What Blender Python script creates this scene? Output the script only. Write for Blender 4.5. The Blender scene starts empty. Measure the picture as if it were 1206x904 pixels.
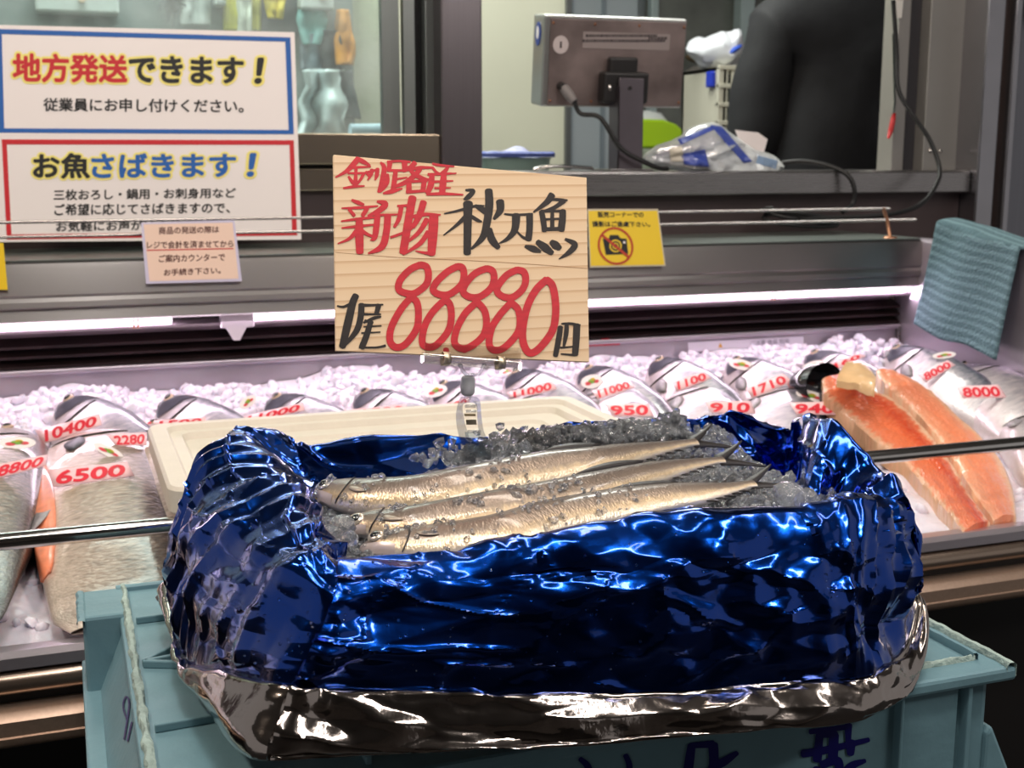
import bpy, math, random
import numpy as np
from mathutils import Vector, Matrix
from mathutils.bvhtree import BVHTree

rng = np.random.default_rng(7)
random.seed(7)
SC = bpy.context.scene
COL = SC.collection

# ------------------------------------------------------------------ camera
F = 1450.0                                   # focal length in pixels of a 1206 wide frame
TH = math.atan(262 / F)                      # looking down
YAW = math.radians(20)
CAM = np.array([0, 0, 1.35])
FW = np.array([math.sin(YAW) * math.cos(TH), math.cos(YAW) * math.cos(TH), -math.sin(TH)])
RT = np.array([math.cos(YAW), -math.sin(YAW), 0])
UP = np.cross(RT, FW)
cd = bpy.data.cameras.new('camera')
cam = bpy.data.objects.new('camera', cd)
COL.objects.link(cam)
cd.sensor_fit = 'HORIZONTAL'
cd.sensor_width = 36
cd.lens = F / 1206 * 36
cd.clip_start = 0.02
cam.matrix_world = Matrix(((RT[0], UP[0], -FW[0], CAM[0]), (RT[1], UP[1], -FW[1], CAM[1]), (RT[2], UP[2], -FW[2], CAM[2]), (0, 0, 0, 1)))
cd.dof.use_dof = True
cd.dof.focus_distance = 0.86
cd.dof.aperture_fstop = 16
SC.camera = cam

# ------------------------------------------------------------------ view, world, lights
SC.view_settings.view_transform = 'Standard'
SC.view_settings.look = 'None'
SC.view_settings.exposure = 0.38
SC.view_settings.gamma = 1
SC.view_settings.use_curve_mapping = False
w = bpy.data.worlds.new('world')
SC.world = w
w.use_nodes = True
w.node_tree.nodes['Background'].inputs[0].default_value = (0.9, 0.87, 0.86, 1)
w.node_tree.nodes['Background'].inputs[1].default_value = 0.30


def area(name, loc, target, sx, sy, power, color):
    l = bpy.data.lights.new(name, 'AREA')
    l.shape = 'RECTANGLE'
    l.size = sx
    l.size_y = sy
    l.energy = power
    l.color = color
    o = bpy.data.objects.new(name, l)
    COL.objects.link(o)
    o.location = loc
    d = Vector(target) - Vector(loc)
    o.rotation_euler = d.to_track_quat('-Z', 'Y').to_euler()
    return o


WARM = (1, .86, .72)
area('aisle_light_near', (0.3, 0.15, 2.55), (0.35, 0.75, 1.0), 1.2, .12, 8, (1, .93, .86))
area('aisle_tube_left', (0.06, 0.3, 2.5), (0.06, 0.301, 1.0), .09, 1.5, 7, (1, .95, .9))
area('aisle_tube_right', (1.72, 0.3, 2.5), (1.72, 0.301, 1.0), .09, 1.5, 7, (1, .95, .9))
area('aisle_light_far', (0.9, 1.35, 2.6), (0.7, 1.3, 1.0), 1.3, .12, 8, WARM)
area('aisle_light_left', (-0.9, 0.9, 2.5), (0.1, 1.2, 1.0), .5, .12, 11, WARM)
area('front_light', (1.5, -0.5, 2.3), (0.5, 0.7, 1.0), .5, .15, 6, (1, .95, .9))
area('case_light', (0.70, 1.915, 1.108), (0.70, 1.55, 0.93), 1.75, .03, 1.6, (1, .80, .95))
area('kitchen_light', (1.0, 3.0, 2.6), (1.0, 3.0, 1.0), 1.4, .5, 30, (.97, 1, .93))
area('kitchen_light_left', (0.1, 2.75, 2.5), (0.2, 3.0, 1.2), .8, .3, 14, (.95, 1, .96))

# ------------------------------------------------------------------ measuring helpers


def ray(px, py):
    return FW * F + RT * (px - 603) - UP * (py - 452)


def atY(px, py, Y):
    d = ray(px, py)
    return CAM + d * (Y / d[1])


def atZ(px, py, Z):
    d = ray(px, py)
    return CAM + d * ((Z - CAM[2]) / d[2])


def atX(px, py, X):
    d = ray(px, py)
    return CAM + d * (X / d[0])


def unit(v):
    v = np.asarray(v, float)
    return v / (np.linalg.norm(v) + 1e-12)


# ------------------------------------------------------------------ materials
def lin(c):
    return tuple(((x / 255) / 12.92 if x / 255 <= .04045 else ((x / 255 + .055) / 1.055) ** 2.4) for x in c)


MATS = {}


def mat(name, rgb, rough=.5, metal=0., var=0., vscale=20, bump=0., bscale=60, trans=0., alpha=1., coat=0., emit=0., ior=1.45, sss=0., stretch=None, spec=.5, rvar=0.):
    if name in MATS:
        return MATS[name]
    m = bpy.data.materials.new(name)
    m.use_nodes = True
    nt = m.node_tree
    b = nt.nodes['Principled BSDF']
    c = lin(rgb)
    b.inputs['Base Color'].default_value = (*c, 1)
    b.inputs['Roughness'].default_value = rough
    b.inputs['Metallic'].default_value = metal
    b.inputs['Transmission Weight'].default_value = trans
    b.inputs['Alpha'].default_value = alpha
    b.inputs['Coat Weight'].default_value = coat
    b.inputs['Coat Roughness'].default_value = .08
    b.inputs['IOR'].default_value = ior
    b.inputs['Specular IOR Level'].default_value = spec
    if sss:
        b.inputs['Subsurface Weight'].default_value = sss
        b.inputs['Subsurface Radius'].default_value = (.01, .008, .008)
    if emit:
        b.inputs['Emission Color'].default_value = (*c, 1)
        b.inputs['Emission Strength'].default_value = emit
    if var or bump or rvar:
        tc = nt.nodes.new('ShaderNodeTexCoord')
        src = tc.outputs['Object']
        if stretch:
            mp = nt.nodes.new('ShaderNodeMapping')
            mp.inputs['Scale'].default_value = stretch
            nt.links.new(src, mp.inputs[0])
            src = mp.outputs[0]
        if var or rvar:
            n = nt.nodes.new('ShaderNodeTexNoise')
            n.inputs['Scale'].default_value = vscale
            n.inputs['Detail'].default_value = 5
            nt.links.new(src, n.inputs['Vector'])
            if var:
                mx = nt.nodes.new('ShaderNodeMix')
                mx.data_type = 'RGBA'
                mx.inputs['A'].default_value = (*[x * (1 - var) for x in c], 1)
                mx.inputs['B'].default_value = (*[min(1, x * (1 + var)) for x in c], 1)
                cr = nt.nodes.new('ShaderNodeMapRange')
                cr.inputs['From Min'].default_value = .3
                cr.inputs['From Max'].default_value = .7
                nt.links.new(n.outputs[0], cr.inputs[0])
                nt.links.new(cr.outputs[0], mx.inputs['Factor'])
                nt.links.new(mx.outputs['Result'], b.inputs['Base Color'])
            if rvar:
                rr = nt.nodes.new('ShaderNodeMapRange')
                rr.inputs['From Min'].default_value = .3
                rr.inputs['From Max'].default_value = .7
                rr.inputs['To Min'].default_value = max(.02, rough - rvar)
                rr.inputs['To Max'].default_value = rough + rvar
                nt.links.new(n.outputs[0], rr.inputs[0])
                nt.links.new(rr.outputs[0], b.inputs['Roughness'])
        if bump:
            n2 = nt.nodes.new('ShaderNodeTexNoise')
            n2.inputs['Scale'].default_value = bscale
            n2.inputs['Detail'].default_value = 4
            nt.links.new(src, n2.inputs['Vector'])
            bp = nt.nodes.new('ShaderNodeBump')
            bp.inputs['Strength'].default_value = bump
            bp.inputs['Distance'].default_value = .01
            nt.links.new(n2.outputs[0], bp.inputs['Height'])
            nt.links.new(bp.outputs[0], b.inputs['Normal'])
    MATS[name] = m
    return m


def glass_mat(name, tint, gloss=.1, rough=.05, haze=0.):
    """thin clear sheet: mostly straight through, some mirror, a little milky film"""
    m = bpy.data.materials.new(name)
    m.use_nodes = True
    nt = m.node_tree
    nt.nodes.remove(nt.nodes['Principled BSDF'])
    out = nt.nodes['Material Output']
    t = nt.nodes.new('ShaderNodeBsdfTransparent')
    t.inputs[0].default_value = (*tint, 1)
    g = nt.nodes.new('ShaderNodeBsdfGlossy')
    g.inputs['Roughness'].default_value = rough
    lw = nt.nodes.new('ShaderNodeLayerWeight')
    lw.inputs[0].default_value = .25
    mr = nt.nodes.new('ShaderNodeMapRange')
    mr.inputs['To Min'].default_value = gloss
    mr.inputs['To Max'].default_value = .8
    nt.links.new(lw.outputs['Facing'], mr.inputs[0])
    mx = nt.nodes.new('ShaderNodeMixShader')
    nt.links.new(mr.outputs[0], mx.inputs[0])
    nt.links.new(t.outputs[0], mx.inputs[1])
    nt.links.new(g.outputs[0], mx.inputs[2])
    last = mx.outputs[0]
    if haze:
        d = nt.nodes.new('ShaderNodeBsdfDiffuse')
        d.inputs[0].default_value = (.8, .85, .85, 1)
        tc = nt.nodes.new('ShaderNodeTexCoord')
        n = nt.nodes.new('ShaderNodeTexNoise')
        n.inputs['Scale'].default_value = 9
        n.inputs['Detail'].default_value = 6
        nt.links.new(tc.outputs['Object'], n.inputs['Vector'])
        mr2 = nt.nodes.new('ShaderNodeMapRange')
        mr2.inputs['From Min'].default_value = .35
        mr2.inputs['From Max'].default_value = .8
        mr2.inputs['To Min'].default_value = haze * .5
        mr2.inputs['To Max'].default_value = haze * 2
        nt.links.new(n.outputs[0], mr2.inputs[0])
        m2 = nt.nodes.new('ShaderNodeMixShader')
        nt.links.new(mr2.outputs[0], m2.inputs[0])
        nt.links.new(last, m2.inputs[1])
        nt.links.new(d.outputs[0], m2.inputs[2])
        last = m2.outputs[0]
    nt.links.new(last, out.inputs[0])
    return m


def ramp_mat(name, axis, stops, rough=.35, metal=.2, coat=.3, noise=0., nscale=(20, 20), bump=0., bscale=200, bstretch=(1, 1, 1), speck=None):
    """colour pattern that runs along u or v of the surface (a fish's back, side and belly)"""
    m = bpy.data.materials.new(name)
    m.use_nodes = True
    nt = m.node_tree
    b = nt.nodes['Principled BSDF']
    b.inputs['Roughness'].default_value = rough
    b.inputs['Metallic'].default_value = metal
    b.inputs['Coat Weight'].default_value = coat
    b.inputs['Coat Roughness'].default_value = .12
    tc = nt.nodes.new('ShaderNodeTexCoord')
    sp = nt.nodes.new('ShaderNodeSeparateXYZ')
    nt.links.new(tc.outputs['UV'], sp.inputs[0])
    val = sp.outputs[axis]
    if noise:
        mp = nt.nodes.new('ShaderNodeMapping')
        mp.inputs['Scale'].default_value = (nscale[0], nscale[1], 1)
        nt.links.new(tc.outputs['UV'], mp.inputs[0])
        n = nt.nodes.new('ShaderNodeTexNoise')
        n.inputs['Scale'].default_value = 1
        n.inputs['Detail'].default_value = 5
        nt.links.new(mp.outputs[0], n.inputs['Vector'])
        ma = nt.nodes.new('ShaderNodeMath')
        ma.operation = 'MULTIPLY_ADD'
        ma.inputs[1].default_value = noise
        nt.links.new(n.outputs[0], ma.inputs[0])
        sb = nt.nodes.new('ShaderNodeMath')
        sb.operation = 'SUBTRACT'
        sb.inputs[1].default_value = noise * .5
        nt.links.new(val, sb.inputs[0])
        nt.links.new(sb.outputs[0], ma.inputs[2])
        val = ma.outputs[0]
    r = nt.nodes.new('ShaderNodeValToRGB')
    el = r.color_ramp.elements
    while len(el) > 1:
        el.remove(el[-1])
    el[0].position = stops[0][0]
    el[0].color = (*lin(stops[0][1]), 1)
    for p, c in stops[1:]:
        e = el.new(p)
        e.color = (*lin(c), 1)
    nt.links.new(val, r.inputs[0])
    nt.links.new(r.outputs[0], b.inputs['Base Color'])
    if bump:
        mp2 = nt.nodes.new('ShaderNodeMapping')
        mp2.inputs['Scale'].default_value = bstretch
        nt.links.new(tc.outputs['UV'], mp2.inputs[0])
        n2 = nt.nodes.new('ShaderNodeTexVoronoi')
        n2.inputs['Scale'].default_value = bscale
        nt.links.new(mp2.outputs[0], n2.inputs['Vector'])
        bp = nt.nodes.new('ShaderNodeBump')
        bp.inputs['Strength'].default_value = bump
        bp.inputs['Distance'].default_value = .002
        nt.links.new(n2.outputs[0], bp.inputs['Height'])
        nt.links.new(bp.outputs[0], b.inputs['Normal'])
    MATS[name] = m
    return m


M_STEEL = mat('brushed_steel', (150, 146, 145), .28, .95, .05, 6, .03, 30, stretch=(1, 60, 60), rvar=.04)
M_STEELD = mat('dark_steel', (92, 86, 88), .34, .9, .15, 8, .05, 40, stretch=(1, 40, 40))
M_POST = mat('post_steel', (114, 107, 110), .3, .9, .05, 8, .05, 40, stretch=(60, 60, 1))
M_CHROME = mat('chrome', (200, 196, 192), .12, 1.)
M_WIRE = mat('wire_steel', (150, 146, 146), .25, 1.)
M_COPPER = mat('rusty_wire', (176, 128, 100), .4, .8)
M_WHITE = mat('white_laminate', (236, 228, 226), .35)
M_BLACK = mat('black_print', (22, 20, 20), .5)
M_RED = mat('red_print', (196, 30, 40), .5)
M_BLUE = mat('blue_print', (28, 92, 170), .5)
M_HALO = mat('yellow_halo', (240, 226, 128), .5)
M_RUBBER = mat('black_rubber', (22, 21, 22), .45)
M_CRATE = mat('crate_plastic', (108, 142, 152), .45, 0, .10, 14, .06, 90)
M_CRATERIM = mat('crate_worn_edge', (160, 178, 170), .7, 0, .2, 60, .5, 150)
M_INK = mat('navy_marker', (18, 16, 92), .35)
M_CLEAR = glass_mat('clear_plastic', (.965, .965, .96), .09, .10)
M_TAG = mat('tag_paper', (250, 204, 208), .5, coat=.3)
M_TAGRED = mat('tag_red_ink', (222, 44, 62), .5)
M_FROST = mat('frosted_plastic', (190, 190, 192), .35, alpha=.85)
M_SPRING = mat('spring_steel', (205, 190, 165), .4, 1.)

# ------------------------------------------------------------------ mesh builder
OFF = {}


class MB:
    def __init__(self):
        self.v = []
        self.f = []
        self.uv = []          # per face list of uv tuples or None
        self.mi = []

    def n(self):
        return len(self.v)

    def add(self, verts, faces, mi=0, uvs=None):
        b = len(self.v)
        self.v.extend([tuple(map(float, p)) for p in verts])
        for k, f in enumerate(faces):
            self.f.append([b + i for i in f])
            self.mi.append(mi)
            self.uv.append([uvs[i] for i in f] if uvs is not None else None)
        return self

    def box(self, c, s, rot=None, mi=0):
        x, y, z = [q / 2 for q in s]
        P = np.array([(-x, -y, -z), (x, -y, -z), (x, y, -z), (-x, y, -z), (-x, -y, z), (x, -y, z), (x, y, z), (-x, y, z)])
        if rot is not None:
            P = P @ np.asarray(rot).T
        self.add(P + np.array(c), [(3, 2, 1, 0), (4, 5, 6, 7), (0, 1, 5, 4), (1, 2, 6, 5), (2, 3, 7, 6), (3, 0, 4, 7)], mi)
        return self

    def bx(self, x0, x1, y0, y1, z0, z1, mi=0):
        return self.box(((x0 + x1) / 2, (y0 + y1) / 2, (z0 + z1) / 2), (x1 - x0, y1 - y0, z1 - z0), mi=mi)

    def tube(self, path, r, n=10, mi=0, caps=True):
        P = np.asarray(path, float)
        R = np.full(len(P), r) if np.isscalar(r) else np.asarray(r)
        T = np.gradient(P, axis=0)
        T /= np.linalg.norm(T, axis=1)[:, None] + 1e-12
        a = np.array([0, 0, 1.]) if abs(T[0][2]) < .9 else np.array([1., 0, 0])
        rings = []
        for i in range(len(P)):
            u = unit(a - T[i] * (a @ T[i]))
            a = u
            v = np.cross(T[i], u)
            th = np.arange(n) * 2 * math.pi / n
            rings.append(P[i] + R[i] * (np.cos(th)[:, None] * u + np.sin(th)[:, None] * v))
        self.grid(np.array(rings), closev=True, mi=mi)
        if caps:
            b = len(self.v) - len(P) * n
            self.f.append([b + i for i in range(n)][::-1]); self.mi.append(mi); self.uv.append(None)
            e = b + (len(P) - 1) * n
            self.f.append([e + i for i in range(n)]); self.mi.append(mi); self.uv.append(None)
        return self

    def grid(self, G, closeu=False, closev=False, mi=0, flip=False):
        G = np.asarray(G)
        nu, nv = G.shape[:2]
        faces = []
        uvs = []
        b = len(self.v)
        self.v.extend(map(tuple, G.reshape(-1, 3).tolist()))
        for i in range(nu if closeu else nu - 1):
            i2 = (i + 1) % nu
            for j in range(nv if closev else nv - 1):
                j2 = (j + 1) % nv
                f = [b + i * nv + j, b + i2 * nv + j, b + i2 * nv + j2, b + i * nv + j2]
                u = [(i / (nu - 1), j / nv), ((i + 1) / (nu - 1), j / nv), ((i + 1) / (nu - 1), (j + 1) / nv), (i / (nu - 1), (j + 1) / nv)]
                if flip:
                    f.reverse()
                    u.reverse()
                self.f.append(f)
                self.uv.append(u)
                self.mi.append(mi)
        return self

    def prism(self, pts, off, mi=0):
        """planar polygon pts (3D) extruded by vector off"""
        P = np.asarray(pts, float)
        n = len(P)
        Q = P + np.asarray(off)
        self.add(np.vstack([P, Q]), [list(range(n))[::-1], list(range(n, 2 * n))] + [(i, (i + 1) % n, n + (i + 1) % n, n + i) for i in range(n)], mi)
        return self

    def ball(self, c, r, nu=10, nv=14, axes=None):
        r = np.array([r, r, r]) if np.isscalar(r) else np.array(r)
        A = np.eye(3) if axes is None else np.asarray(axes)
        G = []
        for i in range(nu + 1):
            t = math.pi * i / nu
            G.append([np.array(c) + (np.array([math.sin(t) * math.cos(p), math.sin(t) * math.sin(p), math.cos(t)]) * r) @ A for p in np.arange(nv) * 2 * math.pi / nv])
        return self.grid(np.array(G), closev=True, flip=False)

    def lathe(self, c, prof, n=24, mi=0):
        G = [[(c[0] + r * math.cos(a), c[1] + r * math.sin(a), c[2] + z) for a in np.arange(n) * 2 * math.pi / n] for r, z in prof]
        return self.grid(np.array(G), closev=True, mi=mi, flip=True)

    def build(self, name, m, parent=None, smooth=False, bevel=0., sub=0, sharp=None, solid=0.):
        V = np.array(self.v)
        if parent is not None:
            o0 = OFF[parent.name]
        else:
            o0 = np.array([(V[:, 0].min() + V[:, 0].max()) / 2, (V[:, 1].min() + V[:, 1].max()) / 2, V[:, 2].min()])
        me = bpy.data.meshes.new(name)
        me.from_pydata((V - o0).tolist(), [], self.f)
        for q in (m if isinstance(m, (list, tuple)) else [m]):
            me.materials.append(q)
        me.polygons.foreach_set('material_index', self.mi)
        if any(u is not None for u in self.uv):
            ul = me.uv_layers.new(name='UVMap')
            flat = []
            for f, u in zip(self.f, self.uv):
                flat.extend(u if u is not None else [(0, 0)] * len(f))
            ul.data.foreach_set('uv', np.array(flat, float).ravel())
        me.validate()
        o = bpy.data.objects.new(name, me)
        COL.objects.link(o)
        if parent is None:
            o.location = o0
        else:
            o.parent = parent
        OFF[o.name] = o0
        if smooth:
            me.polygons.foreach_set('use_smooth', [True] * len(me.polygons))
            if sharp:
                me.set_sharp_from_angle(angle=math.radians(sharp))
        if solid:
            s = o.modifiers.new('s', 'SOLIDIFY')
            s.thickness = solid
            s.offset = 0
        if bevel:
            bm = o.modifiers.new('b', 'BEVEL')
            bm.width = bevel
            bm.segments = 2
            bm.limit_method = 'ANGLE'
        if sub:
            s = o.modifiers.new('u', 'SUBSURF')
            s.levels = s.render_levels = sub
        return o


def thing(name, label, cat, loc, group=None):
    o = bpy.data.objects.new(name, None)
    COL.objects.link(o)
    o.empty_display_size = .05
    o.location = loc
    OFF[o.name] = np.array(loc, float)
    return tag(o, label, cat, group)


def tag(o, label, cat, group=None, kind=None):
    o['label'] = label
    o['category'] = cat
    if group:
        o['group'] = group
    if kind:
        o['kind'] = kind
    return o


def struct(o):
    o['kind'] = 'structure'
    return o


def catmull(P, n, closed=False):
    P = np.asarray(P, float)
    m = len(P)
    t = np.arange(n) / n * m if closed else np.linspace(0, m - 1, n)
    i = np.floor(t).astype(int)
    if not closed:
        i = np.clip(i, 0, m - 2)
    f = (t - i).reshape((-1,) + (1,) * (P.ndim - 1))
    g = (lambda k: P[k % m]) if closed else (lambda k: P[np.clip(k, 0, m - 1)])
    a, b, c, d = g(i - 1), g(i), g(i + 1), g(i + 2)
    return .5 * (2 * b + (c - a) * f + (2 * a - 5 * b + 4 * c - d) * f ** 2 + (3 * b - a - 3 * c + d) * f ** 3)


# ---- noise
def hsh(i, j, s):
    h = (i.astype(np.int64) * 374761393 + j.astype(np.int64) * 668265263 + s * 2147483647) & 0xFFFFFFFF
    h = ((h ^ (h >> 13)) * 1274126177) & 0xFFFFFFFF
    h = (h ^ (h >> 16)) & 0xFFFFFFFF
    return h / 4294967295.0 * 2 - 1


def vnoise(x, y, s=0):
    i, j = np.floor(x), np.floor(y)
    fx, fy = x - i, y - j
    fx = fx * fx * (3 - 2 * fx)
    fy = fy * fy * (3 - 2 * fy)
    a, b, c, d = hsh(i, j, s), hsh(i + 1, j, s), hsh(i, j + 1, s), hsh(i + 1, j + 1, s)
    return (a + (b - a) * fx) * (1 - fy) + (c + (d - c) * fx) * fy


def facet(x, y, s=0, warp=.55, ang=.5):
    """flat triangular facets meeting in sharp creases"""
    x2 = x * math.cos(ang) - y * math.sin(ang)
    y2 = x * math.sin(ang) + y * math.cos(ang)
    x = x2 + warp * vnoise(x2 * .9, y2 * .9, s + 11)
    y = y2 + warp * vnoise(x2 * .9 + 7, y2 * .9, s + 12)
    i, j = np.floor(x), np.floor(y)
    fx, fy = x - i, y - j
    a, b, c, d = hsh(i, j, s), hsh(i + 1, j, s), hsh(i, j + 1, s), hsh(i + 1, j + 1, s)
    lo = a + (b - a) * fx + (d - b) * fy
    hi = a + (c - a) * fy + (d - c) * fx
    return np.where(fx > fy, lo, hi)


def grid_normals(G):
    du = np.gradient(G, axis=0)
    dv = np.gradient(G, axis=1)
    n = np.cross(du, dv)
    return n / (np.linalg.norm(n, axis=2)[..., None] + 1e-12)


# ---- lettering
def text2d(body, bold=0., shear=0.):
    c = bpy.data.curves.new('tmp', 'FONT')
    c.body = body
    c.shear = shear
    c.resolution_u = 4
    o = bpy.data.objects.new('tmp', c)
    COL.objects.link(o)
    dg = bpy.context.evaluated_depsgraph_get()
    me = bpy.data.meshes.new_from_object(o.evaluated_get(dg))
    v = np.array([q.co[:2] for q in me.vertices])
    f = [tuple(p.vertices) for p in me.polygons]
    if bold:                                  # heavier stroke: the glyph smeared round a small circle
        v0, f0 = v, f
        k = 8 if bold < .05 else 14
        v = np.vstack([v0 + bold * np.array([math.cos(a), math.sin(a)]) for a in np.arange(k) * 2 * math.pi / k] + [v0])
        f = [tuple(i + j * len(v0) for i in q) for j in range(k + 1) for q in f0]
    bpy.data.objects.remove(o)
    bpy.data.curves.remove(c)
    bpy.data.meshes.remove(me)
    return v, f


class Plane:
    """a flat face in the scene, addressed by the photo's pixels"""
    def __init__(self, tl, tr, br, bl):
        self.c = [np.asarray(q, float) for q in (tl, tr, br, bl)]
        self.o = sum(self.c) / 4
        n = np.cross(self.c[2] - self.c[0], self.c[1] - self.c[3])
        n = unit(n)
        if n @ (CAM - self.o) < 0:
            n = -n
        self.n = n

    def p(self, px, py, lift=0.):
        d = ray(px, py)
        o = self.o + self.n * lift
        return CAM + d * (((o - CAM) @ self.n) / (d @ self.n))

    def quad(self, q, lift=0.):
        return [self.p(x, y, lift) for x, y in q]


def bil(q, u, v):
    """q: TL,TR,BR,BL pixel corners; u right, v down"""
    q = np.asarray(q, float)
    return q[0] * (1 - u) * (1 - v) + q[1] * u * (1 - v) + q[2] * u * v + q[3] * (1 - u) * v


def lettering(pl, body, q, m, parent, name='lettering', bold=.02, lift=.0006, shear=0., ref=None):
    v, f = text2d(body, bold, shear)
    r = v if ref is None else text2d(ref[0], ref[1], shear)[0]
    lo, hi = r.min(0), r.max(0)
    uv = (v - lo) / (hi - lo)
    if len(q) == 4 and np.isscalar(q[0]):
        x0, y0, x1, y1 = q
        q = [(x0, y0), (x1, y0), (x1, y1), (x0, y1)]
    n0 = len(v) // (1 if not bold else 9 if bold < .05 else 15)
    P = [pl.p(*bil(q, a, 1 - b), lift + 1.5e-5 * (i // n0)) for i, (a, b) in enumerate(uv)]
    return MB().add(P, f).build(name, m, parent)


def slab(pl, q, th, m, parent, name, lift=0., bevel=0.):
    """sheet with thickness th behind lift"""
    mb = MB()
    P = pl.quad(q, lift)
    mb.prism(P, -pl.n * th)
    return mb.build(name, m, parent, bevel=bevel)


def ribbon(mb, pl, pts, lift):
    """brush stroke: (px,py,width) -> flat ribbon with round ends"""
    P = np.array(pts, float)
    C = catmull(P, max(6, 7 * (len(P) - 1)))
    T = np.gradient(C[:, :2], axis=0)
    T /= np.linalg.norm(T, axis=1)[:, None] + 1e-9
    N = np.stack([-T[:, 1], T[:, 0]], 1)
    hw = np.maximum(C[:, 2], .3)[:, None] / 2
    A = C[:, :2] + N * hw
    B = C[:, :2] - N * hw
    loop = list(A)
    e, t, r = C[-1, :2], T[-1], hw[-1, 0]
    loop += [e + r * (.55 * math.sin(a) * t + math.cos(a) * N[-1]) for a in (.6, 1.2, 1.9, 2.5)]
    loop += list(B[::-1])
    e, t, r = C[0, :2], T[0], hw[0, 0]
    loop += [e - r * (.55 * math.sin(a) * t + math.cos(a) * N[0]) for a in (.6, 1.2, 1.9, 2.5)]
    n = len(C)
    L = len(loop)
    b0 = 2 * n + 4
    tt_ = [k / n for k in range(n)] + [1] * 4 + [1 - k / n for k in range(n)] + [0] * (L - b0)
    V = [pl.p(x, y, lift + .00005 * t_) for (x, y), t_ in zip(loop, tt_)]
    faces = []
    for i in range(n - 1):
        faces.append((i, i + 1, 2 * n + 4 - 2 - i, 2 * n + 4 - 1 - i))
    faces.append(tuple(range(n - 1, n + 5)))
    faces.append(tuple([b0 - 1] + list(range(b0, L)) + [0]))
    mb.add(V, faces)


BVHV, BVHF = [], []


def to_bvh(mb):
    b = len(BVHV)
    BVHV.extend(mb.v)
    BVHF.extend([[b + i for i in f] for f in mb.f])

# ------------------------------------------------------------------ the room
M_WALL = mat('cream_wall_panel', (206, 206, 186), .5, 0, .03, 3)
M_WALLG = mat('grey_wall_panel', (176, 184, 188), .5, 0, .04, 3)
M_FLOOR = mat('dark_floor', (36, 33, 32), .5, 0, .2, 8)
M_CEIL = mat('ceiling_panel', (120, 116, 112), .8)

struct(MB().bx(-3.2, 4.2, -5.0, 4.6, -.06, 0).build('floor', M_FLOOR))
struct(MB().bx(-3.2, 4.2, -5.06, -5.0, 0, 2.9).build('wall_unseen_front', mat('reflection_wall_grey', (120, 112, 106), .7, 0, .3, 1.2)))  # unseen wall added behind the camera to give the foil darker reflections
struct(MB().bx(-3.2, 4.2, -5.0, 4.6, 2.9, 2.96).build('ceiling', M_CEIL))
struct(MB().bx(-2.2, 4.2, 4.5, 4.6, 0, 2.9).build('wall_back', M_WALLG))
mb = MB()
mb.bx(-.9, 1.284, 3.1, 3.16, 0, 2.9)
mb.bx(1.276, 1.290, 3.085, 3.1, 0, 2.9, mi=1)
struct(mb.build('wall_partition', [M_WALL, mat('grey_trim', (96, 98, 98), .4, .5)]))
struct(MB().bx(-.9, -.84, 2.2, 3.1, 0, 2.9).build('wall_left', M_WALL))
struct(MB().bx(1.74, 1.84, 2.36, 4.5, 0, 2.9).build('wall_right', M_WALLG)) if False else None
# counter front under the pass-through, ledge on top
mb = MB()
mb.bx(-.9, 1.788, 2.15, 2.21, 0.0, 1.30)
struct(mb.build('wall_counter', mat('dark_counter_panel', (78, 66, 66), .45, .4, .1, 6)))
mb = MB()
mb.bx(.60, 1.788, 2.125, 2.40, 1.316, 1.332)
mb.bx(.60, 1.788, 2.118, 2.128, 1.286, 1.330)
struct(mb.build('trim_ledge', M_STEEL, bevel=.003))
mb = MB()
mb.bx(-.9, .637, 2.12, 2.21, 1.345, 1.397)
mb.bx(-.9, .637, 2.135, 2.20, 1.30, 1.338)
mb.bx(-.9, .637, 2.145, 2.19, 1.335, 1.347, mi=1)
struct(mb.build('trim_sill', [mat('sill_steel', (168, 154, 138), .26, .95, .03, 5, stretch=(3, 40, 40)), M_RUBBER], bevel=.002))
struct(MB().bx(.637, .713, 2.11, 2.25, 1.30, 2.9).build('trim_post', M_POST, bevel=.004))
mb = MB()
mb.bx(.545, .562, 2.16, 2.18, 1.397, 2.6)
mb.bx(.566, .580, 2.175, 2.195, 1.397, 2.6)
mb.bx(.584, .604, 2.16, 2.18, 1.397, 2.6)
mb.bx(.604, .622, 2.185, 2.195, 1.397, 2.6, mi=1)
mb.bx(.622, .637, 2.155, 2.19, 1.397, 2.6)
wf = mb.build('window_frame', [mat('window_aluminium', (120, 124, 122), .35, .7), M_RUBBER])
wn = MB().bx(-.9, .545, 2.168, 2.173, 1.397, 2.6).build('window_1', glass_mat('window_glass', (.86, .93, .91), .05, .04, .16))
struct(wn)
wf.parent = wn
wf.location = Vector(OFF['window_frame'] - OFF['window_1'])
# right hand jamb, steel column and cold-store door
mb = MB()
mb.bx(1.642, 1.672, 2.19, 2.24, 1.33, 2.9)
mb.bx(1.672, 1.706, 2.20, 2.26, 1.33, 2.9, mi=1)
mb.bx(1.706, 1.800, 2.17, 2.26, 1.33, 2.9, mi=2)
struct(mb.build('trim_jamb', [mat('jamb_light', (150, 146, 142), .4, .6), mat('jamb_dark', (56, 54, 58), .5, .2), mat('jamb_panel', (150, 147, 143), .45, .55, .05, 5)], bevel=.002))
g = MB()
for x in (1.722, 1.748):
    g.ball((x, 2.168, 1.372), (.0045, .003, .0045), 6, 10)
struct(g.build('trim_rivet', M_CHROME, smooth=True))
mb = MB()
mb.bx(1.790, 1.835, 2.10, 2.30, 0, 2.9)
mb.bx(1.835, 1.852, 2.12, 2.30, 0, 2.9, mi=1)
mb.bx(1.852, 1.868, 2.09, 2.30, 0, 2.9)
struct(mb.build('trim_column', [mat('column_steel', (160, 158, 162), .22, .95, .1, 6), mat('column_brown', (112, 92, 84), .4, .5)], bevel=.003))
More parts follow.
